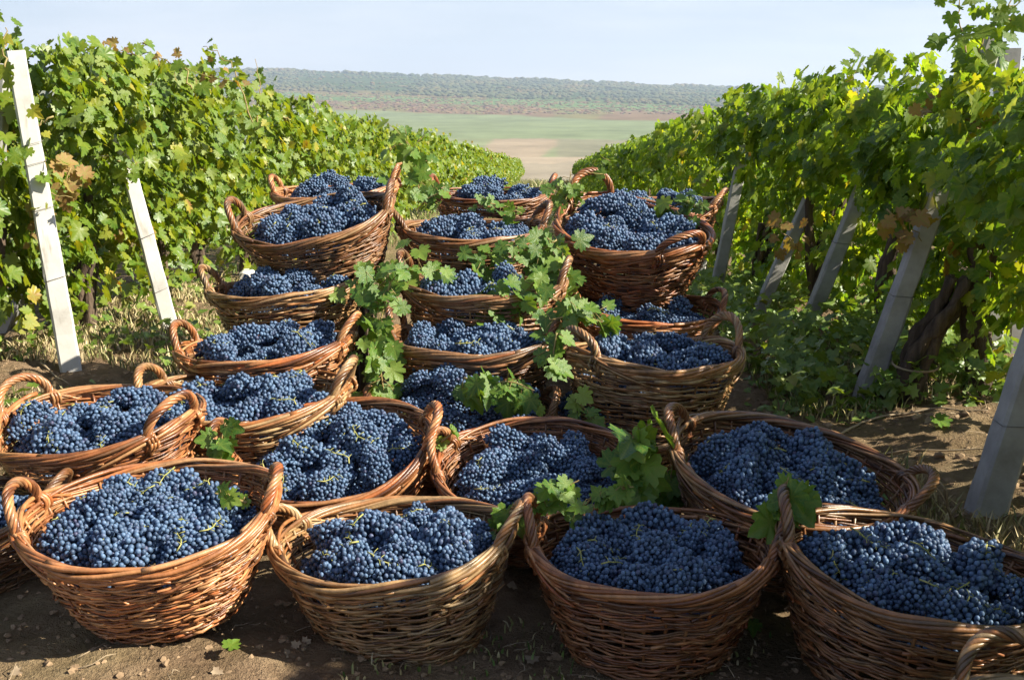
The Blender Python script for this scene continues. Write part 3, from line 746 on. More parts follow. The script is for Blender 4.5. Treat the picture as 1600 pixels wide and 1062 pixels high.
# ------------------------------------------------------------------ baskets
A_, B_, H_ = 0.33, 0.29, 0.285
def fr_(t): return 0.60 + 0.40 * t ** 0.8
def body_pt(th, t, off=0.0, lump=0):
    f = fr_(t); c, s = math.cos(th), math.sin(th)
    w = 1 + 0.018 * mnoise.noise(Vector((c * 1.4 + lump * 7, s * 1.4, t * 1.3)))
    x, y = A_ * f * c * w, B_ * f * s * w
    n = Vector((c / A_, s / B_, 0)).normalized()
    z = t * H_ + 0.030 * t * t * c ** 4 + 0.006 * mnoise.noise(Vector((c * 2 + lump, s * 2, t * 2 + 4)))
    return (x + n.x * off, y + n.y * off, z + off * -0.25)
def basket_meshes(seed):
    rr = random.Random(seed); NS = 33
    # woven wall
    mb = MB(); t = 0.0; row = 0; ROWN = 44
    while row < ROWN:
        t0 = row / ROWN; nrod = 4; ph0 = rr.uniform(0, 6.28)
        for k in range(nrod):
            span = 2 * math.pi / nrod * rr.uniform(1.05, 1.55); th0 = ph0 + k * 2 * math.pi / nrod + rr.uniform(-.2, .2)
            n = int(span * NS / (2 * math.pi) * 1.9); rise = rr.uniform(0.0, 2.6) / ROWN
            rad = rr.uniform(.0033, .0050); wf = rr.uniform(2, 5); pts = []; rads = []
            ph = 2 * math.pi / 3 * (row + k * 2) + rr.uniform(-.3, .3)
            for q in range(n + 1):
                u = q / n; th = th0 + span * u
                tt = min(0.97, max(0.0, t0 + rise * u + 0.008 * math.sin(th * wf + row * 1.7)))
                off = 0.0030 + 0.0062 * math.cos(th * NS / 3 + ph) + (0.004 if u < .05 or u > .95 else 0)
                pts.append(body_pt(th, tt, off, seed)); rads.append(rad * (1.05 - 0.45 * u))
            mb.add(*tube(pts, rads, 5))
        row += 1
    for k in range(30):                       # loose rod ends sticking out
        th = rr.uniform(0, 6.28); tt = rr.uniform(.2, .95)
        p = Vector(body_pt(th, tt, .004, seed)); e = Vector(body_pt(th + .12, tt + rr.uniform(-.02, .06), .02, seed))
        mb.add(*tube([p, p.lerp(e, .5), e], .003, 4))
    weave = mb.mesh('weave', M_WICKER)
    # stakes with the floor
    mb = MB()
    for k in range(NS):
        th = 2 * math.pi * (k + .5) / NS
        mb.add(*tube([body_pt(th, tt, 0, seed) for tt in np.linspace(0, .99, 7)], .0045, 5))
    stakes = mb.mesh('stakes', M_WICKER)
    mb = MB(); V = []; n = 48
    for tt in (0.015, 0.04, .0):
        for q in range(n): V.append(body_pt(q / n * 2 * math.pi, tt, -0.001, seed))
    F4 = [(i * n + q, i * n + (q + 1) % n, (i + 1) * n + (q + 1) % n, (i + 1) * n + q) for i in range(1) for q in range(n)]
    V.append((0, 0, 0.006)); mb.add(V, [(len(V) - 1, (q + 1) % n, q) for q in range(n)], F4)
    lining = mb.mesh('base', M_WICKER)
    # rim: thick rods laid in a slow twist
    mb = MB()
    for k in range(13):
        th0 = rr.uniform(0, 6.28); span = rr.uniform(2.0, 4.0); n = int(span * 13); ph0 = k * 2 * math.pi / 7; rad = rr.uniform(.0052, .0078)
        pts = []; 
        for q in range(n + 1):
            th = th0 + span * q / n; ph = ph0 + th * 3.2
            c = Vector(body_pt(th, 1.0, .003, seed)); o = Vector((math.cos(th), math.sin(th), 0)) * math.cos(ph) * .0108 + Vector((0, 0, 1)) * math.sin(ph) * .0108
            pts.append(c + o)
        mb.add(*tube(pts, [rad * (1.0 - .4 * (q / n) ** 2) for q in range(n + 1)], 6))
    for k in range(8):                        # the wale just under the rim
        th0 = k * .8 + rr.uniform(-.2, .2); span = rr.uniform(1.6, 2.6); n = int(span * 12)
        mb.add(*tube([body_pt(th0 + span * q / n, .90 + .07 * q / n, .009 + .004 * math.cos(14 * q / n * span), seed) for q in range(n + 1)], [.0062 * (1.05 - .5 * q / n) for q in range(n + 1)], 5))
    rim = mb.mesh('rim', M_WICKER)
    # handles
    hs = []
    for sgn in (1, -1):
        mb = MB(); w = 0.098; hh = rr.uniform(.075, .095); lean = rr.uniform(.0, .035)
        path = []
        thf = math.asin(w / B_)
        for u in np.linspace(0, 1, 46):
            ang = math.pi * u
            th = thf * -math.cos(ang)
            bx = Vector(body_pt(th if sgn > 0 else math.pi - th, 1.0, .0, seed))
            up = math.sin(ang) ** 0.75 * hh
            o = Vector((sgn, 0, 0)) * (0.004 + lean * math.sin(ang)) + Vector((0, 0, up))
            path.append(bx + o)
        # feet reach down outside the wall
        for e, thh in ((0, -thf), (1, thf)):
            ext = []
            for q, tt in enumerate((.93, .84)):
                th = thh * 1.02; ext.append(Vector(body_pt(th if sgn > 0 else math.pi - th, tt, .010, seed)))
            path = (ext[::-1] + path) if e == 0 else (path + ext)
        P = np.array([p[:] for p in path]); n = len(P)
        T = np.gradient(P, axis=0); T /= np.linalg.norm(T, axis=1)[:, None]
        u0 = np.array([1.0 * sgn, 0, 0]); N = np.cross(T, u0); N /= np.linalg.norm(N, axis=1)[:, None]; Bn = np.cross(T, N)
        L = np.linalg.norm(np.diff(P, axis=0), axis=1).sum()
        sarc = np.concatenate([[0], np.cumsum(np.linalg.norm(np.diff(P, axis=0), axis=1))]) / L
        for k in range(6):
            a = k * math.pi / 3 + sarc * 2 * math.pi * 3.6
            rb = .0098 * (1 - .15 * np.abs(2 * sarc - 1) ** 2)
            Q = P + N * (np.cos(a) * rb)[:, None] + Bn * (np.sin(a) * rb)[:, None]
            mb.add(*tube(Q, .0057, 6))
        for thh in (-thf, thf):               # rods fanning from each foot round the rim and into the wall
            for k in range(7):
                s_ = 1 if thh > 0 else -1
                a0 = thh - s_ * .05 * rr.random(); pts = []
                for q in range(9):
                    u = q / 8; th = a0 + s_ * u * (.12 + .10 * k); tt = 1.0 - (0.02 + .035 * k) * u ** 1.5
                    off = .014 * math.cos(u * 2.2 + k) + .006
                    zlift = .018 * (1 - u) * math.sin(k + 1.0)
                    p = Vector(body_pt(th if sgn > 0 else math.pi - th, tt, off, seed)); p.z += zlift; pts.append(p)
                mb.add(*tube(pts, [.006 * (1.05 - .5 * q / 8) for q in range(9)], 5))
            for k in range(3):                # lashing round the foot
                pts = []
                for q in range(14):
                    a = q / 13 * 2 * math.pi; th = thh + (k - 1) * .035
                    c = Vector(body_pt(th if sgn > 0 else math.pi - th, .965, .006, seed))
                    pts.append(c + Vector((sgn, 0, 0)) * math.cos(a) * .021 + Vector((0, 0, 1)) * math.sin(a) * .026 + Vector((0, .006 * a / 6.28, 0)))
                mb.add(*tube(pts, .0052, 5))
        hs.append(mb.mesh('handle', M_WICKER))
    return dict(weave=weave, stakes=stakes, lining=lining, rim=rim, handles=hs)
BM = [basket_meshes(s) for s in (1, 2, 3, 4, 5)]

# bunches: berries packed over a lumpy cone, one end broader
def bunch_mesh(seed):
    r = np.random.default_rng(seed)
    L, W, Hh = r.uniform(.080, .100), r.uniform(.044, .056), r.uniform(.040, .050)
    C = [];  tries = 0; rb = .0065
    while tries < 7000:
        tries += 1
        v = r.normal(0, 1, 3); v /= np.linalg.norm(v)
        if v[2] < -.45: continue
        u = v[0]; tap = 1.0 - .32 * u
        sh = .86 + .14 * r.random() if r.random() < .75 else .72
        lump = 1 + .30 * mnoise.noise(Vector((v[0] * 3 + seed, v[1] * 3, v[2] * 3)))
        p = np.array([v[0] * L, v[1] * W * tap, v[2] * Hh * tap]) * sh * lump
        if C:
            d = np.linalg.norm(np.array(C) - p, axis=1)
            if d.min() < rb * 1.78: continue
        C.append(p)
    C = np.array(C); mb = MB()
    scatter_mesh(mb, ICO2, C, rb * r.uniform(.88, 1.12, len(C)))
    return mb.mesh('grape_bunch', M_GRAPE)
BUNCH = [bunch_mesh(s) for s in range(8)]
BPTS = []
for me_ in BUNCH:
    a_ = np.zeros(len(me_.vertices) * 3); me_.vertices.foreach_get('co', a_); BPTS.append(a_.reshape(-1, 3)[::6])
def stemlet_mesh(seed):
    rr = random.Random(seed); mb = MB(); p0 = Vector((-.04, 0, .038))
    main = [p0 + Vector((.02 * i, .010 * math.sin(i * 1.3 + seed), .012 * math.sin(i * .9 + 1) )) for i in range(5)]
    mb.add(*tube(main, [.0022, .002, .0018, .0015, .001], 5))
    for i in range(1, 5):
        for s in (1, -1):
            e = main[i] + Vector((.008, s * rr.uniform(.01, .02), rr.uniform(-.004, .006)))
            mb.add(*tube([main[i], main[i].lerp(e, .5) + Vector((0, 0, .002)), e], .0010, 4))
    return mb.mesh('stem', M_STEM)
STEML = [stemlet_mesh(s) for s in range(4)]

STAND = empty('basket_stand', (0, 4.3, 0))
tag(STAND, 'dark wooden stand of low trestles hidden under the raised baskets', 'stand')
BK = {}
HOURS = ['twelve', 'one', 'two', 'three', 'four', 'five', 'six', 'seven', 'eight', 'nine', 'ten', 'eleven']
def basket(key, cx, cy, hw, s, yaw, tilt, roll, variant, color, where, nb, dome, label, h=1.0, fill=0.0):
    D = s * A_ * F / hw
    rc = at(cx, cy, D)
    Rm = (Matrix.Rotation(R(tilt), 4, 'X') @ Matrix.Rotation(-R(roll), 4, 'Y') @ Matrix.Rotation(R(yaw), 4, 'Z'))
    M = Matrix.Translation(rc) @ Rm @ Matrix.Diagonal((s, s, s * h, 1)) @ Matrix.Translation((0, 0, -H_))
    root = empty('grape_basket'); root.matrix_world = M; root['label'] = label
    tag(root, label, 'basket', 'wicker baskets full of grapes')
    bm_ = BM[variant]
    parts = [('weave', bm_['weave']), ('base', bm_['lining']), ('stakes', bm_['stakes']), ('rim', bm_['rim']), ('handle', bm_['handles'][0]), ('handle', bm_['handles'][1])]
    for nm, me in parts:
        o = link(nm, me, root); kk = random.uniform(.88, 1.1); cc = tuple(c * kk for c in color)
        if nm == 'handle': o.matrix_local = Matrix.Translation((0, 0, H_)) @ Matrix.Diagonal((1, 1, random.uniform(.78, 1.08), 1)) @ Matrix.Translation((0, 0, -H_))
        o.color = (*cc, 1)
        if nm in ('weave', 'stakes'): o['kind'] = 'stuff'
    # support under a raised basket
    bz = (M @ Vector((0, 0, 0)));  gz = slope(bz.y)
    if bz.z - gz > 0.07:
        top = min((M @ Vector((x, y, 0))).z for x in (-.17, .17) for y in (-.14, .14)) - .004
        mbw = MB()
        for k in range(3):
            mbw = MB(); x0 = bz.x - .15 + k * .105; box(mbw, x0, x0 + .095, bz.y - .12, bz.y + .12, top - .022, top)
            link('board', mbw.mesh('board', M_WOOD, False), STAND, Matrix.Translation(-STAND.location))
        for dx in (-.12, .12):
            for dy in (-.09, .09):
                mbw = MB(); box(mbw, bz.x + dx - .02, bz.x + dx + .02, bz.y + dy - .02, bz.y + dy + .02, gz - .02, top - .022)
                link('leg', mbw.mesh('leg', M_WOOD, False), STAND, Matrix.Translation(-STAND.location))
    # berries under the bunches
    r = np.random.default_rng(5000 + ord(key[0]) * 10 + int(key[1])); ml = mnoise
    def surf(x, y):
        q = (x / (A_ * .94)) ** 2 + (y / (B_ * .94)) ** 2
        return H_ - .063 + fill + dome * max(0, 1 - q) ** .8 + .030 * ml.noise(Vector((x * 9 + cx, y * 9, 1)))
    pos = []
    st = .0122
    for iy, y in enumerate(np.arange(-B_, B_, st * .87)):
        for x in np.arange(-A_, A_, st):
            xx = x + (st / 2 if iy % 2 else 0) + r.normal(0, .0016); yy = y + r.normal(0, .0016)
            zz = surf(xx, yy) - .028 + r.uniform(-.006, .006); ff = fr_(min(1, max(0, zz / H_)))
            if math.hypot(xx / (A_ * ff - .017), yy / (B_ * ff - .017)) < 1: pos.append((xx, yy, zz))
    mb = MB(); scatter_mesh(mb, ICO1, np.array(pos), r.uniform(.0061, .0072, len(pos)))
    o = link('loose_grapes', mb.mesh('loose_grapes', M_GRAPE)); o.matrix_world = M
    tag(o, f'layer of blue grapes lying beneath the bunches in the {where}', 'grapes', kind='stuff')
    # bunches on top
    used = {}; spots = []; tr = 0; mind = 1.0
    while len(spots) < nb and tr < 6000:
        tr += 1; mind = .135 * (1 - tr / 7500)
        a = r.uniform(0, 6.283); q = math.sqrt(r.uniform(0, 1))
        x, y = (A_ - .075) * q * math.cos(a), (B_ - .075) * q * math.sin(a)
        if all(math.hypot(x - u, (y - v)) > mind for u, v, _ in spots): spots.append((x, y, a))
    for i, (x, y, a) in enumerate(spots):
        z = surf(x, y) + r.uniform(-.014, .026)
        e = .02; nx_, ny_ = -(surf(x + e, y) - surf(x - e, y)) / (2 * e), -(surf(x, y + e) - surf(x, y - e)) / (2 * e)
        n_ = Vector((nx_, ny_, 1)).normalized()
        q_ = math.hypot(x / (A_ - .075), y / (B_ - .075))
        rot = n_.to_track_quat('Z', 'Y').to_matrix().to_4x4() @ Matrix.Rotation((a + math.pi / 2 + r.normal(0, .35)) if q_ > .55 else r.uniform(0, 6.28), 4, 'Z') @ Matrix.Rotation(r.normal(0, .22), 4, 'X') @ Matrix.Rotation(r.normal(0, .16), 4, 'Y')
        sc_ = r.uniform(.86, 1.1); bi = int(r.integers(0, 8)); S_ = Matrix.Diagonal((sc_, sc_, sc_ * r.uniform(.9, 1.25), 1))
        RS = np.array((rot @ S_).to_3x3()); PV = BPTS[bi] @ RS.T
        for _ in range(30):                   # slide the bunch inwards until no berry crosses the wicker
            ff = .60 + .40 * np.clip((PV[:, 2] + z) / H_, 0.01, 1) ** .8
            m_ = PV[:, 2] + z < H_ + .022
            k_ = np.hypot((PV[:, 0] + x) / (A_ * ff - .012), (PV[:, 1] + y) / (B_ * ff - .012))
            if not m_.any() or k_[m_].max() < 1.0: break
            x *= .93; y *= .93; z += .0008
        ob = link('grape_bunch', BUNCH[bi])
        ob.matrix_world = M @ Matrix.Translation((x, y, z)) @ rot @ S_
        v2 = (M.to_3x3() @ Vector((x, y, 0))); ang = (math.degrees(math.atan2(v2.x, v2.y)) / 30 + 12) % 12
        if q_ > .62: lb = 'by the rim at %s o\'clock' % HOURS[round(ang) % 12]
        elif q_ > .25: lb = 'midway to the rim, %s' % ('back', 'back right', 'right', 'front right', 'front', 'front left', 'left', 'back left')[round(ang / 1.5) % 8]
        else: lb = 'at the centre'
        cnt = used.get(lb, 0); used[lb] = cnt + 1
        if cnt: lb = ('another ' if cnt == 1 else 'a third ' if cnt == 2 else 'a fourth ') + lb
        tag(ob, f'{where}, grape bunch {lb}', 'grape bunch', f'grape bunches in the {where}')
        if i % 2 == 0 or r.random() < .3:
            so = link('stem', STEML[int(r.integers(0, 4))], ob, Matrix.Translation((0, 0, .006)) @ Matrix.Rotation(r.uniform(-.8, .8), 4, 'Z') @ Matrix.Scale(r.uniform(.7, 1.05), 4))
    BK[key] = (M, D)
    return M

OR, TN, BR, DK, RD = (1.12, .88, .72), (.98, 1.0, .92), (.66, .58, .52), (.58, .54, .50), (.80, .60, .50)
TABLE = [
 # key cx cy hw s yaw tilt roll var col where nb dome label h fill
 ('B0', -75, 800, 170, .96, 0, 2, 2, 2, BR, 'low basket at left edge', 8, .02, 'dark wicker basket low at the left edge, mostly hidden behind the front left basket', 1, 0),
 ('B1', 236, 803, 192, .97, 8, 9, 2, 0, OR, 'front left basket', 18, .05, 'orange-brown wicker basket with two rope handles, first of the front row at left', 1, 0),
 ('B2', 617, 846, 184, .96, -8, 2, 4, 1, TN, 'pale front basket', 18, .055, 'pale tan wicker basket second from left in the front row, right handle raised high', 1.1, .01),
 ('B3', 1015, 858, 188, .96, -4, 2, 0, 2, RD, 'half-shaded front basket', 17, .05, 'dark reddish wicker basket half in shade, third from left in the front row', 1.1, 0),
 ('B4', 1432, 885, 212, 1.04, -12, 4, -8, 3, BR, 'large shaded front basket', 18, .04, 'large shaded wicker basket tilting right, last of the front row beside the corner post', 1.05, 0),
 ('C1', 152, 658, 168, 1.04, -26, 5, 5, 3, OR, 'second row left edge basket', 15, .05, 'orange-brown wicker basket at the left edge above the front left basket', 1, .005),
 ('C2', 515, 704, 160, 1.0, 5, 17, 4, 4, OR, 'tipped second row basket left of centre', 15, .055, 'tan wicker basket tipped forward, leaning on its right neighbour, second row', 1, 0),
 ('C3', 835, 731, 152, .92, -10, 17, 4, 0, RD, 'central second row basket', 13, .06, 'wicker basket tipped forward in the centre of the second row, leaves over its rim', 1, 0),
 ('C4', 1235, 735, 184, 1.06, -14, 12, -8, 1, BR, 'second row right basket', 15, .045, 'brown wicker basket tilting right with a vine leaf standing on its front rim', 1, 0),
 ('D1', 385, 620, 160, 1.08, -4, 2, 2, 2, TN, 'wedged basket at left', 11, .055, 'wicker basket wedged between second and third rows at left, rope handle poking up', 1, .0),
 ('D2', 722, 646, 140, 1.01, 6, 4, 0, 3, BR, 'peaked basket in the centre', 12, .19, 'wicker basket with peaked grape heap between the second and third rows, in the centre', .85, .03),
 ('D3', 968, 660, 128, .95, 0, 4, 0, 4, TN, 'nearly hidden basket', 7, .07, 'nearly hidden wicker basket behind the big dark vine leaves, centre right', .8, .04),
 ('E1', 418, 547, 134, 1.0, -4, -2, 4, 4, OR, 'third row left basket', 12, .075, 'red-brown wicker basket with two standing rope handles, left of the third row', 1.12, .02),
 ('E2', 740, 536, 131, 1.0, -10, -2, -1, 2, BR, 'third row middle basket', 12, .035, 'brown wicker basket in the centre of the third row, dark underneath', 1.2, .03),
 ('E3', 1020, 557, 141, 1.04, 32, -3, -2, 3, TN, 'third row right basket', 12, .055, 'golden wicker basket with a handle crossing its front rim, right of the third row', 1.2, .01),
 ('F1', 450, 452, 119, 1.0, 0, -2, 4, 1, TN, 'fourth row left basket', 8, .075, 'olive-brown wicker basket, its left rope handle upright, left of the fourth row', 1.1, .02),
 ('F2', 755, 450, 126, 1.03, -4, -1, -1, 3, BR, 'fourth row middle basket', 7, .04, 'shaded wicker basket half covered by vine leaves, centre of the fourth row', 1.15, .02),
 ('F3', 1008, 484, 118, 1.03, 12, 2, -3, 0, OR, 'fourth row right basket', 8, .045, 'shallow-looking wicker basket under the tall right one, handle arching over its rim', 1, .02),
 ('G1', 492, 343, 122, 1.06, 2, 13, 8, 3, BR, 'upper row left basket', 12, .055, 'brown wicker basket tipped towards us, left in the upper row, right handle raised', 1.05, .01),
 ('G2', 736, 362, 112, 1.0, 14, 2, -1, 1, BR, 'upper row middle basket', 8, .06, 'brown wicker basket in the middle of the upper row between two larger ones', 1.15, .02),
 ('G3', 988, 358, 130, 1.16, -60, 14, -2, 4, RD, 'tall upper right basket', 12, .06, 'tall reddish wicker basket at upper right with handles front and back', 1.08, .02),
 ('H1', 525, 300, 96, .97, 0, 3, 4, 2, OR, 'topmost left basket', 7, .08, 'wicker basket at the very top left of the pile, partly behind another', 1, .02),
 ('H2', 770, 306, 92, .93, 0, 2, 0, 0, RD, 'topmost middle basket', 6, .06, 'reddish wicker basket at the very top in the middle against the valley', 1, .02),
 ('H3', 1018, 328, 104, 1.09, -16, 4, 5, 1, OR, 'topmost right basket', 6, .10, 'wicker basket at the top right behind the tall one, handle against the vine row', 1, .03),
 ('B5', 1672, 1232, 285, 1.0, 88, 0, 0, 4, TN, 'bottom right corner basket', 4, .0, 'wicker basket at the bottom right corner showing only its pale rope handle', 1, 0),
]
for row in TABLE:
    M = basket(*row)

# ------------------------------------------------------------------ cut vine shoots between the baskets
def cluster(label, pix, D, n, size=(0.08, 0.12), spread=14, mat=LM_P, up=0.7, group=None):
    p0 = at(*pix[0], D if np.isscalar(D) else D[0]); root = empty('vine_shoot', p0)
    tag(root, label, 'vine shoot', group)
    Ds = [D] * len(pix) if np.isscalar(D) else D
    pts = [at(a, b_, d_) - p0 for (a, b_), d_ in zip(pix, Ds)]
    dense = []
    for i in range(len(pts) - 1):
        for t in np.linspace(0, 1, 7)[:-1]: dense.append(pts[i].lerp(pts[i + 1], t))
    dense.append(pts[-1]); D_ = np.array([p[:] for p in dense]); sm = D_.copy()
    for _ in range(2): sm[1:-1] = (sm[:-2] + sm[1:-1] * 2 + sm[2:]) / 4
    D_ = sm
    mb = MB(); mb.add(*tube(D_, np.linspace(.0042, .0018, len(D_)), 5))
    petals = []
    sp = spread / F * Ds[0]; n = int(n * 1.35); sp *= 1.15
    for q in range(n):
        t = (q + rng.uniform(0, 1)) / n * (len(D_) - 1); i0 = int(t)
        off = np.array([rng.normal(0, sp), rng.normal(0, sp * .7), rng.normal(0, sp * .8)])
        p = D_[i0] + off; s = rng.uniform(*size) * rng.uniform(.5, .82)
        fr = leaf_frames(np.array([[rng.normal(0.1, .55), -.75 + rng.normal(0, .4), up + rng.normal(0, .35)]]), rng.normal(0, .9, 1), np.array([s]))[0]
        place_leaf_part(root, mat, fr, p)
        mid = (D_[i0] + p) / 2 + np.array([0, 0, .01])
        mb.add(*tube([D_[i0], mid, p], .0013, 4))
    link('stem', mb.mesh('stem', M_SHOOT), root)
    return root
cluster('leafy cut shoot standing up between the top left and top middle baskets', [(655, 300), (650, 260), (640, 225), (625, 215)], 5.45, 20, (.07, .12), 16)
cluster('loose vine sprig with pale leaves hanging below the top middle basket', [(690, 300), (668, 310), (650, 330)], 5.2, 8, (.07, .11), 12)
cluster('short green sprig in front of the top middle basket', [(755, 318), (785, 320), (815, 333)], 5.25, 9, (.05, .085), 9)
cluster('green sprig standing between the top middle and top right baskets', [(875, 335), (888, 300), (892, 268)], 5.5, 14, (.07, .11), 12)
cluster('leafy shoot lying on the top right basket against the vine row', [(1035, 330), (1060, 318), (1098, 325)], 5.35, 14, (.07, .11), 11)
cluster('big mass of vine leaves hanging below the upper middle basket', [(870, 375), (840, 395), (800, 385), (760, 400), (745, 420)], 4.95, 26, (.07, .11), 15)
cluster('vine leaves beside the left wall of the tall right basket', [(880, 385), (870, 415), (880, 440), (860, 470)], 4.95, 22, (.08, .12), 16)
cluster('trailing shoot with large pale leaves over the centre of the pile', [(870, 470), (830, 450), (800, 470), (770, 490), (765, 510)], 4.62, 30, (.08, .12), 20)
cluster('vine leaves spilling right over the third row handles', [(860, 500), (905, 490), (945, 505), (965, 520)], 4.35, 16, (.08, .12), 13)
cluster('pale leaf sprig hanging beside the handle of the centre third row basket', [(870, 520), (865, 550), (860, 580)], 4.1, 8, (.08, .11), 9)
cluster('leafy shoot climbing between the upper left and middle baskets', [(560, 480), (590, 450), (615, 425), (650, 420), (675, 430)], 4.75, 24, (.08, .12), 16)
cluster('vine shoot hanging down in front of the fourth row left basket', [(610, 440), (600, 480), (590, 520), (585, 545)], 4.4, 22, (.08, .12), 17)
cluster('dark vine leaves in the gap left of the centre third row basket', [(590, 545), (595, 580), (600, 615), (580, 640)], 4.25, 20, (.08, .11), 15)
cluster('broad sprig of green leaves on the rim above the peaked heap', [(725, 590), (760, 600), (800, 595), (835, 610)], 4.0, 16, (.08, .12), 12)
cluster('tuft of vine leaves beside the handle of the second row tipped basket', [(345, 720), (345, 690), (352, 660)], 3.42, 10, (.07, .11), 11)
cluster('single vine leaf with a stalk lying in the front left basket', [(385, 785), (355, 775), (335, 770)], 2.98, 3, (.06, .085), 5)
cluster('small vine leaf on the rim between the centre baskets', [(690, 690), (712, 672)], 3.62, 3, (.05, .08), 5)
cluster('sprig of light leaves over the meeting handles of the middle front baskets', [(775, 830), (810, 795), (850, 775), (905, 750)], 3.12, 12, (.06, .10), 10)
cluster('green sprig on the front rim of the centre tipped basket', [(905, 800), (930, 770), (965, 765), (990, 760)], 3.16, 9, (.06, .09), 10)
cluster('big dark green vine leaves standing between the second row baskets', [(1010, 790), (1005, 740), (985, 700), (1000, 670)], 3.38, 13, (.11, .17), 15)
cluster('dark low leaves in the shade between the front right baskets', [(1010, 785), (1045, 765), (1050, 730)], 3.5, 10, (.09, .13), 14)
cluster('large reddish-green leaf sprig on the rim of the shaded second row basket', [(1240, 800), (1225, 770), (1232, 745)], 3.0, 7, (.10, .15), 14)
cluster('few leaves beside the small hidden basket', [(900, 625), (915, 640), (925, 655)], 4.0, 5, (.06, .09), 8)

# ------------------------------------------------------------------ ground cover
def blades(n, region, hmin, hmax, name, label, mat=None):
    V = []; F3 = []
    for k in range(n):
        x, y = region(); z = ground_z(x, y); h = random.uniform(hmin, hmax); a = random.uniform(0, 6.28); w = random.uniform(.0015, .004) * (1 + y / 12)
        lx, ly = random.gauss(0, .5) * h, random.gauss(0, .5) * h
        cx_, cy_ = math.cos(a) * w, math.sin(a) * w
        b0 = len(V)
        V += [(x - cx_, y - cy_, z - .01), (x + cx_, y + cy_, z - .01), (x + lx * .4 - cx_ * .8, y + ly * .4 - cy_ * .8, z + h * .6), (x + lx * .4 + cx_ * .8, y + ly * .4 + cy_ * .8, z + h * .6), (x + lx, y + ly, z + h)]
        F3 += [(b0, b0 + 1, b0 + 3), (b0, b0 + 3, b0 + 2), (b0 + 2, b0 + 3, b0 + 4)]
    mb = MB(); mb.add(V, F3=F3)
    tag(link(name, mb.mesh(name, mat or M_GRASS, False)), label, 'grass', kind='stuff')
def clumpy(xl, xh, yl, yh, thr=0.0, s=1.3):
    def f():
        for _ in range(40):
            x, y = random.uniform(xl, xh), random.uniform(yl, yh)
            if h2(x, y, s, 12) > thr: return x, y
        return x, y
    return f
blades(12000, clumpy(-3.1, -1.3, 3.9, 9.5, -.15), .02, .085, 'grass', 'thin straw-coloured grass at the foot of the left row', M_STRAWG)
blades(6000, clumpy(-3.1, 3.0, 9.0, 26, -.1), .04, .16, 'grass', 'sparse grass along the aisle behind the pile of baskets')
blades(4500, clumpy(1.0, 2.4, 4.2, 9.0, 0.05), .02, .09, 'grass', 'grass tufts under the right row posts')
blades(1800, clumpy(1.2, 2.1, 2.9, 4.3, -.1), .02, .09, 'grass', 'dry straw and grass by the corner post on the right', M_STRAWG)
blades(900, clumpy(-2.2, 1.5, 2.0, 3.0, .1), .008, .03, 'grass', 'few dry grass blades on the bare soil in front')
blades(9000, clumpy(-3, 3, 55, 80, -1), .25, .7, 'grass', 'pale yellow grass at the downhill end of the aisle')
def ground_leaves(n, region, size, hgt, mat, name, label, cat, nz_=1.0):
    P = []; 
    for k in range(n):
        x, y = region(); P.append((x, y, ground_z(x, y) + random.uniform(*hgt)))
    P = np.array(P); N = np.stack([rng.normal(0, .5, n), rng.normal(-.25, .5, n), np.full(n, nz_)], -1)
    mb = MB(); add_leaves(mb, LEAVES1, P, leaf_frames(N, rng.uniform(0, 6.28, n), rng.uniform(*size, n)))
    tag(link(name, mb.mesh(name, mat)), label, cat, kind='stuff')
ground_leaves(3200, clumpy(1.0, 2.3, 4.9, 9.5, -.15), (.03, .075), (.01, .20), M_WEED, 'undergrowth', 'low leafy undergrowth hugging the feet of the right row', 'undergrowth', .7)
ground_leaves(450, clumpy(-3.2, -1.9, 4.6, 9.0, -.1), (.03, .07), (.01, .12), M_WEED, 'undergrowth', 'low green weeds under the left row', 'undergrowth')
ground_leaves(260, clumpy(0.9, 2.2, 3.6, 6.0, 0), (.02, .05), (.005, .03), M_WEED, 'weeds', 'tiny weeds on the bare soil in front of the right row', 'weeds')
ground_leaves(160, clumpy(-3.0, 2.2, 2.2, 9.0, -.3), (.02, .045), (.004, .012), M_TWIG, 'fallen_leaves', 'dry brown leaves scattered on the soil', 'dead leaves')
# clods
n = 5200; P = []; S = []
for k in range(n):
    x, y = (random.uniform(-2.9, -1.2), random.uniform(4, 9)) if k % 3 == 0 else (random.uniform(.9, 2.4), random.uniform(2.6, 8)) if k % 3 == 1 else (random.uniform(-2.4, 1.6), random.uniform(1.9, 3.0))
    s = random.uniform(.003, .012) * (2.4 if k % 3 == 1 and random.random() < .35 else 1.6 if random.random() < .1 else 1)
    P.append((x, y, ground_z(x, y) + s * .05)); S.append((s * random.uniform(.8, 1.5), s * random.uniform(.8, 1.4), s * random.uniform(.5, .9)))
Vc, Fc = ICO1; Vd = Vc * np.random.default_rng(3).uniform(.55, 1.3, (len(Vc), 1))
CL = (Vd, Fc)
mb = MB(); scatter_mesh(mb, CL, np.array(P), np.array(S), rand_rot(len(P))); tag(link('soil_clods', mb.mesh('soil_clods', M_CLOD, False)), 'crumbly clods of brown soil strewn over the ground', 'soil', kind='stuff')
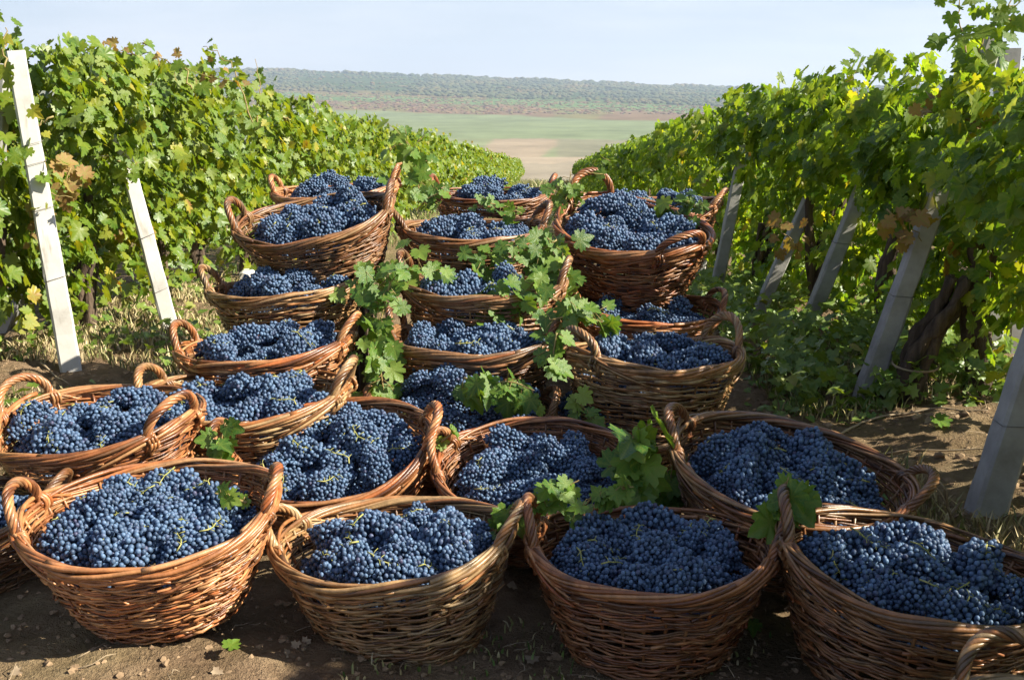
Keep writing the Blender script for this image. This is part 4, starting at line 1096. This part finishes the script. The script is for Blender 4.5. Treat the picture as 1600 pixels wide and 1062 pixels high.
# straws and twigs
mb = MB()
for k in range(420):
    if k % 2: x, y = random.uniform(.95, 2.2), random.uniform(2.6, 6.5)
    else: x, y = (random.uniform(-2.9, -1.3), random.uniform(4, 8)) if k % 4 else (random.uniform(-2.2, 1.3), random.uniform(2.0, 2.9))
    a = random.uniform(0, 6.28); L = random.uniform(.03, .14); pts = []
    for t in (0, .35, .7, 1): pts.append((x + math.cos(a + .4 * t) * L * t, y + math.sin(a + .4 * t) * L * t, ground_z(x, y) + .006 + .03 * t * random.random()))
    mb.add(*tube(pts, [.0016, .0014, .0012, .0008], 4))
tag(link('straw', mb.mesh('straw', M_TWIG)), 'short dry straws and twigs littering the soil', 'straw', kind='stuff')
def stick(pix, label, rad=.006):
    pts = []
    for a, b_ in pix: g_ = gp(a, b_); pts.append((g_.x, g_.y, g_.z + rad * 1.5))
    P = []
    for i in range(len(pts) - 1):
        for t in np.linspace(0, 1, 6)[:-1]: P.append(Vector(pts[i]).lerp(Vector(pts[i + 1]), t))
    P.append(Vector(pts[-1])); mb = MB()
    mb.add(*tube([p + Vector((0, 0, .004 * math.sin(i))) for i, p in enumerate(P)], np.linspace(rad, rad * .5, len(P)), 6))
    tag(link('dry_branch', mb.mesh('dry_branch', M_TWIG)), label, 'branch')
stick([(1305, 688), (1345, 668), (1400, 662), (1470, 664), (1540, 675)], 'long thin dry cane lying on the soil below the gnarled trunk')
stick([(1330, 712), (1380, 708), (1450, 715), (1560, 728)], 'dry cane on the soil near the corner post, lower of two', .005)
stick([(1500, 640), (1520, 652), (1530, 660)], 'short pale twig under the right vines', .006)
stick([(65, 590), (90, 602), (112, 612)], 'short pale twig on the grass by the tall white post', .006)
# upright dead stalk at right
b0 = gp(1492, 820); mb = MB()
for pth in ([(1492, 820), (1480, 790), (1470, 770), (1452, 752)], [(1480, 790), (1478, 765), (1462, 745)], [(1486, 805), (1500, 785)]):
    pts = []
    for a, b_ in pth: rr = ray(a, b_); pts.append(Vector((0, 0, CAM_Z)) + rr * (b0.y / rr.y))
    mb.add(*tube(pts, np.linspace(.006, .003, len(pts)), 5))
tag(link('dead_stalk', mb.mesh('dead_stalk', M_TWIG)), 'forked dead stalk standing beside the large shaded basket', 'stalk')
# white block on the ground behind the left baskets
b0 = gp(388, 446); mb = MB(); V, Fc = ICO2
W = V * np.array([.05, .06, .05]); W = np.sign(W) * np.minimum(np.abs(W), np.array([.040, .046, .038])); W = W * 1.7; mb.add(W + np.array(b0[:]) + np.array([0, 0, .045]), F3=Fc)
tag(link('stone', mb.mesh('stone', M_STONE, False)), 'white stone block on the ground behind the fourth row left basket', 'stone')
for (px_, py_, s_, lb) in ((360, 1038, .042, 'green fallen leaf on the bare soil in front of the first two baskets'), (1176, 958, .05, 'sunlit green leaf on the soil between the two right front baskets'), (1462, 688, .08, 'pale green leaf lying on soil near the twisted trunk'), (1240, 636, .07, 'yellow fallen leaf at the foot of the leaning posts')):
    g_ = gp(px_, py_); fr = leaf_frames(np.array([[.1, -.4, 1.0]]), np.array([1.2]), np.array([s_]))[0]
    o = link('fallen_leaf', LM_P[int(px_) % 7]); o.matrix_world = mat4(fr, (g_.x, g_.y, g_.z + .03)); tag(o, lb, 'leaf', 'single leaves fallen on the soil')
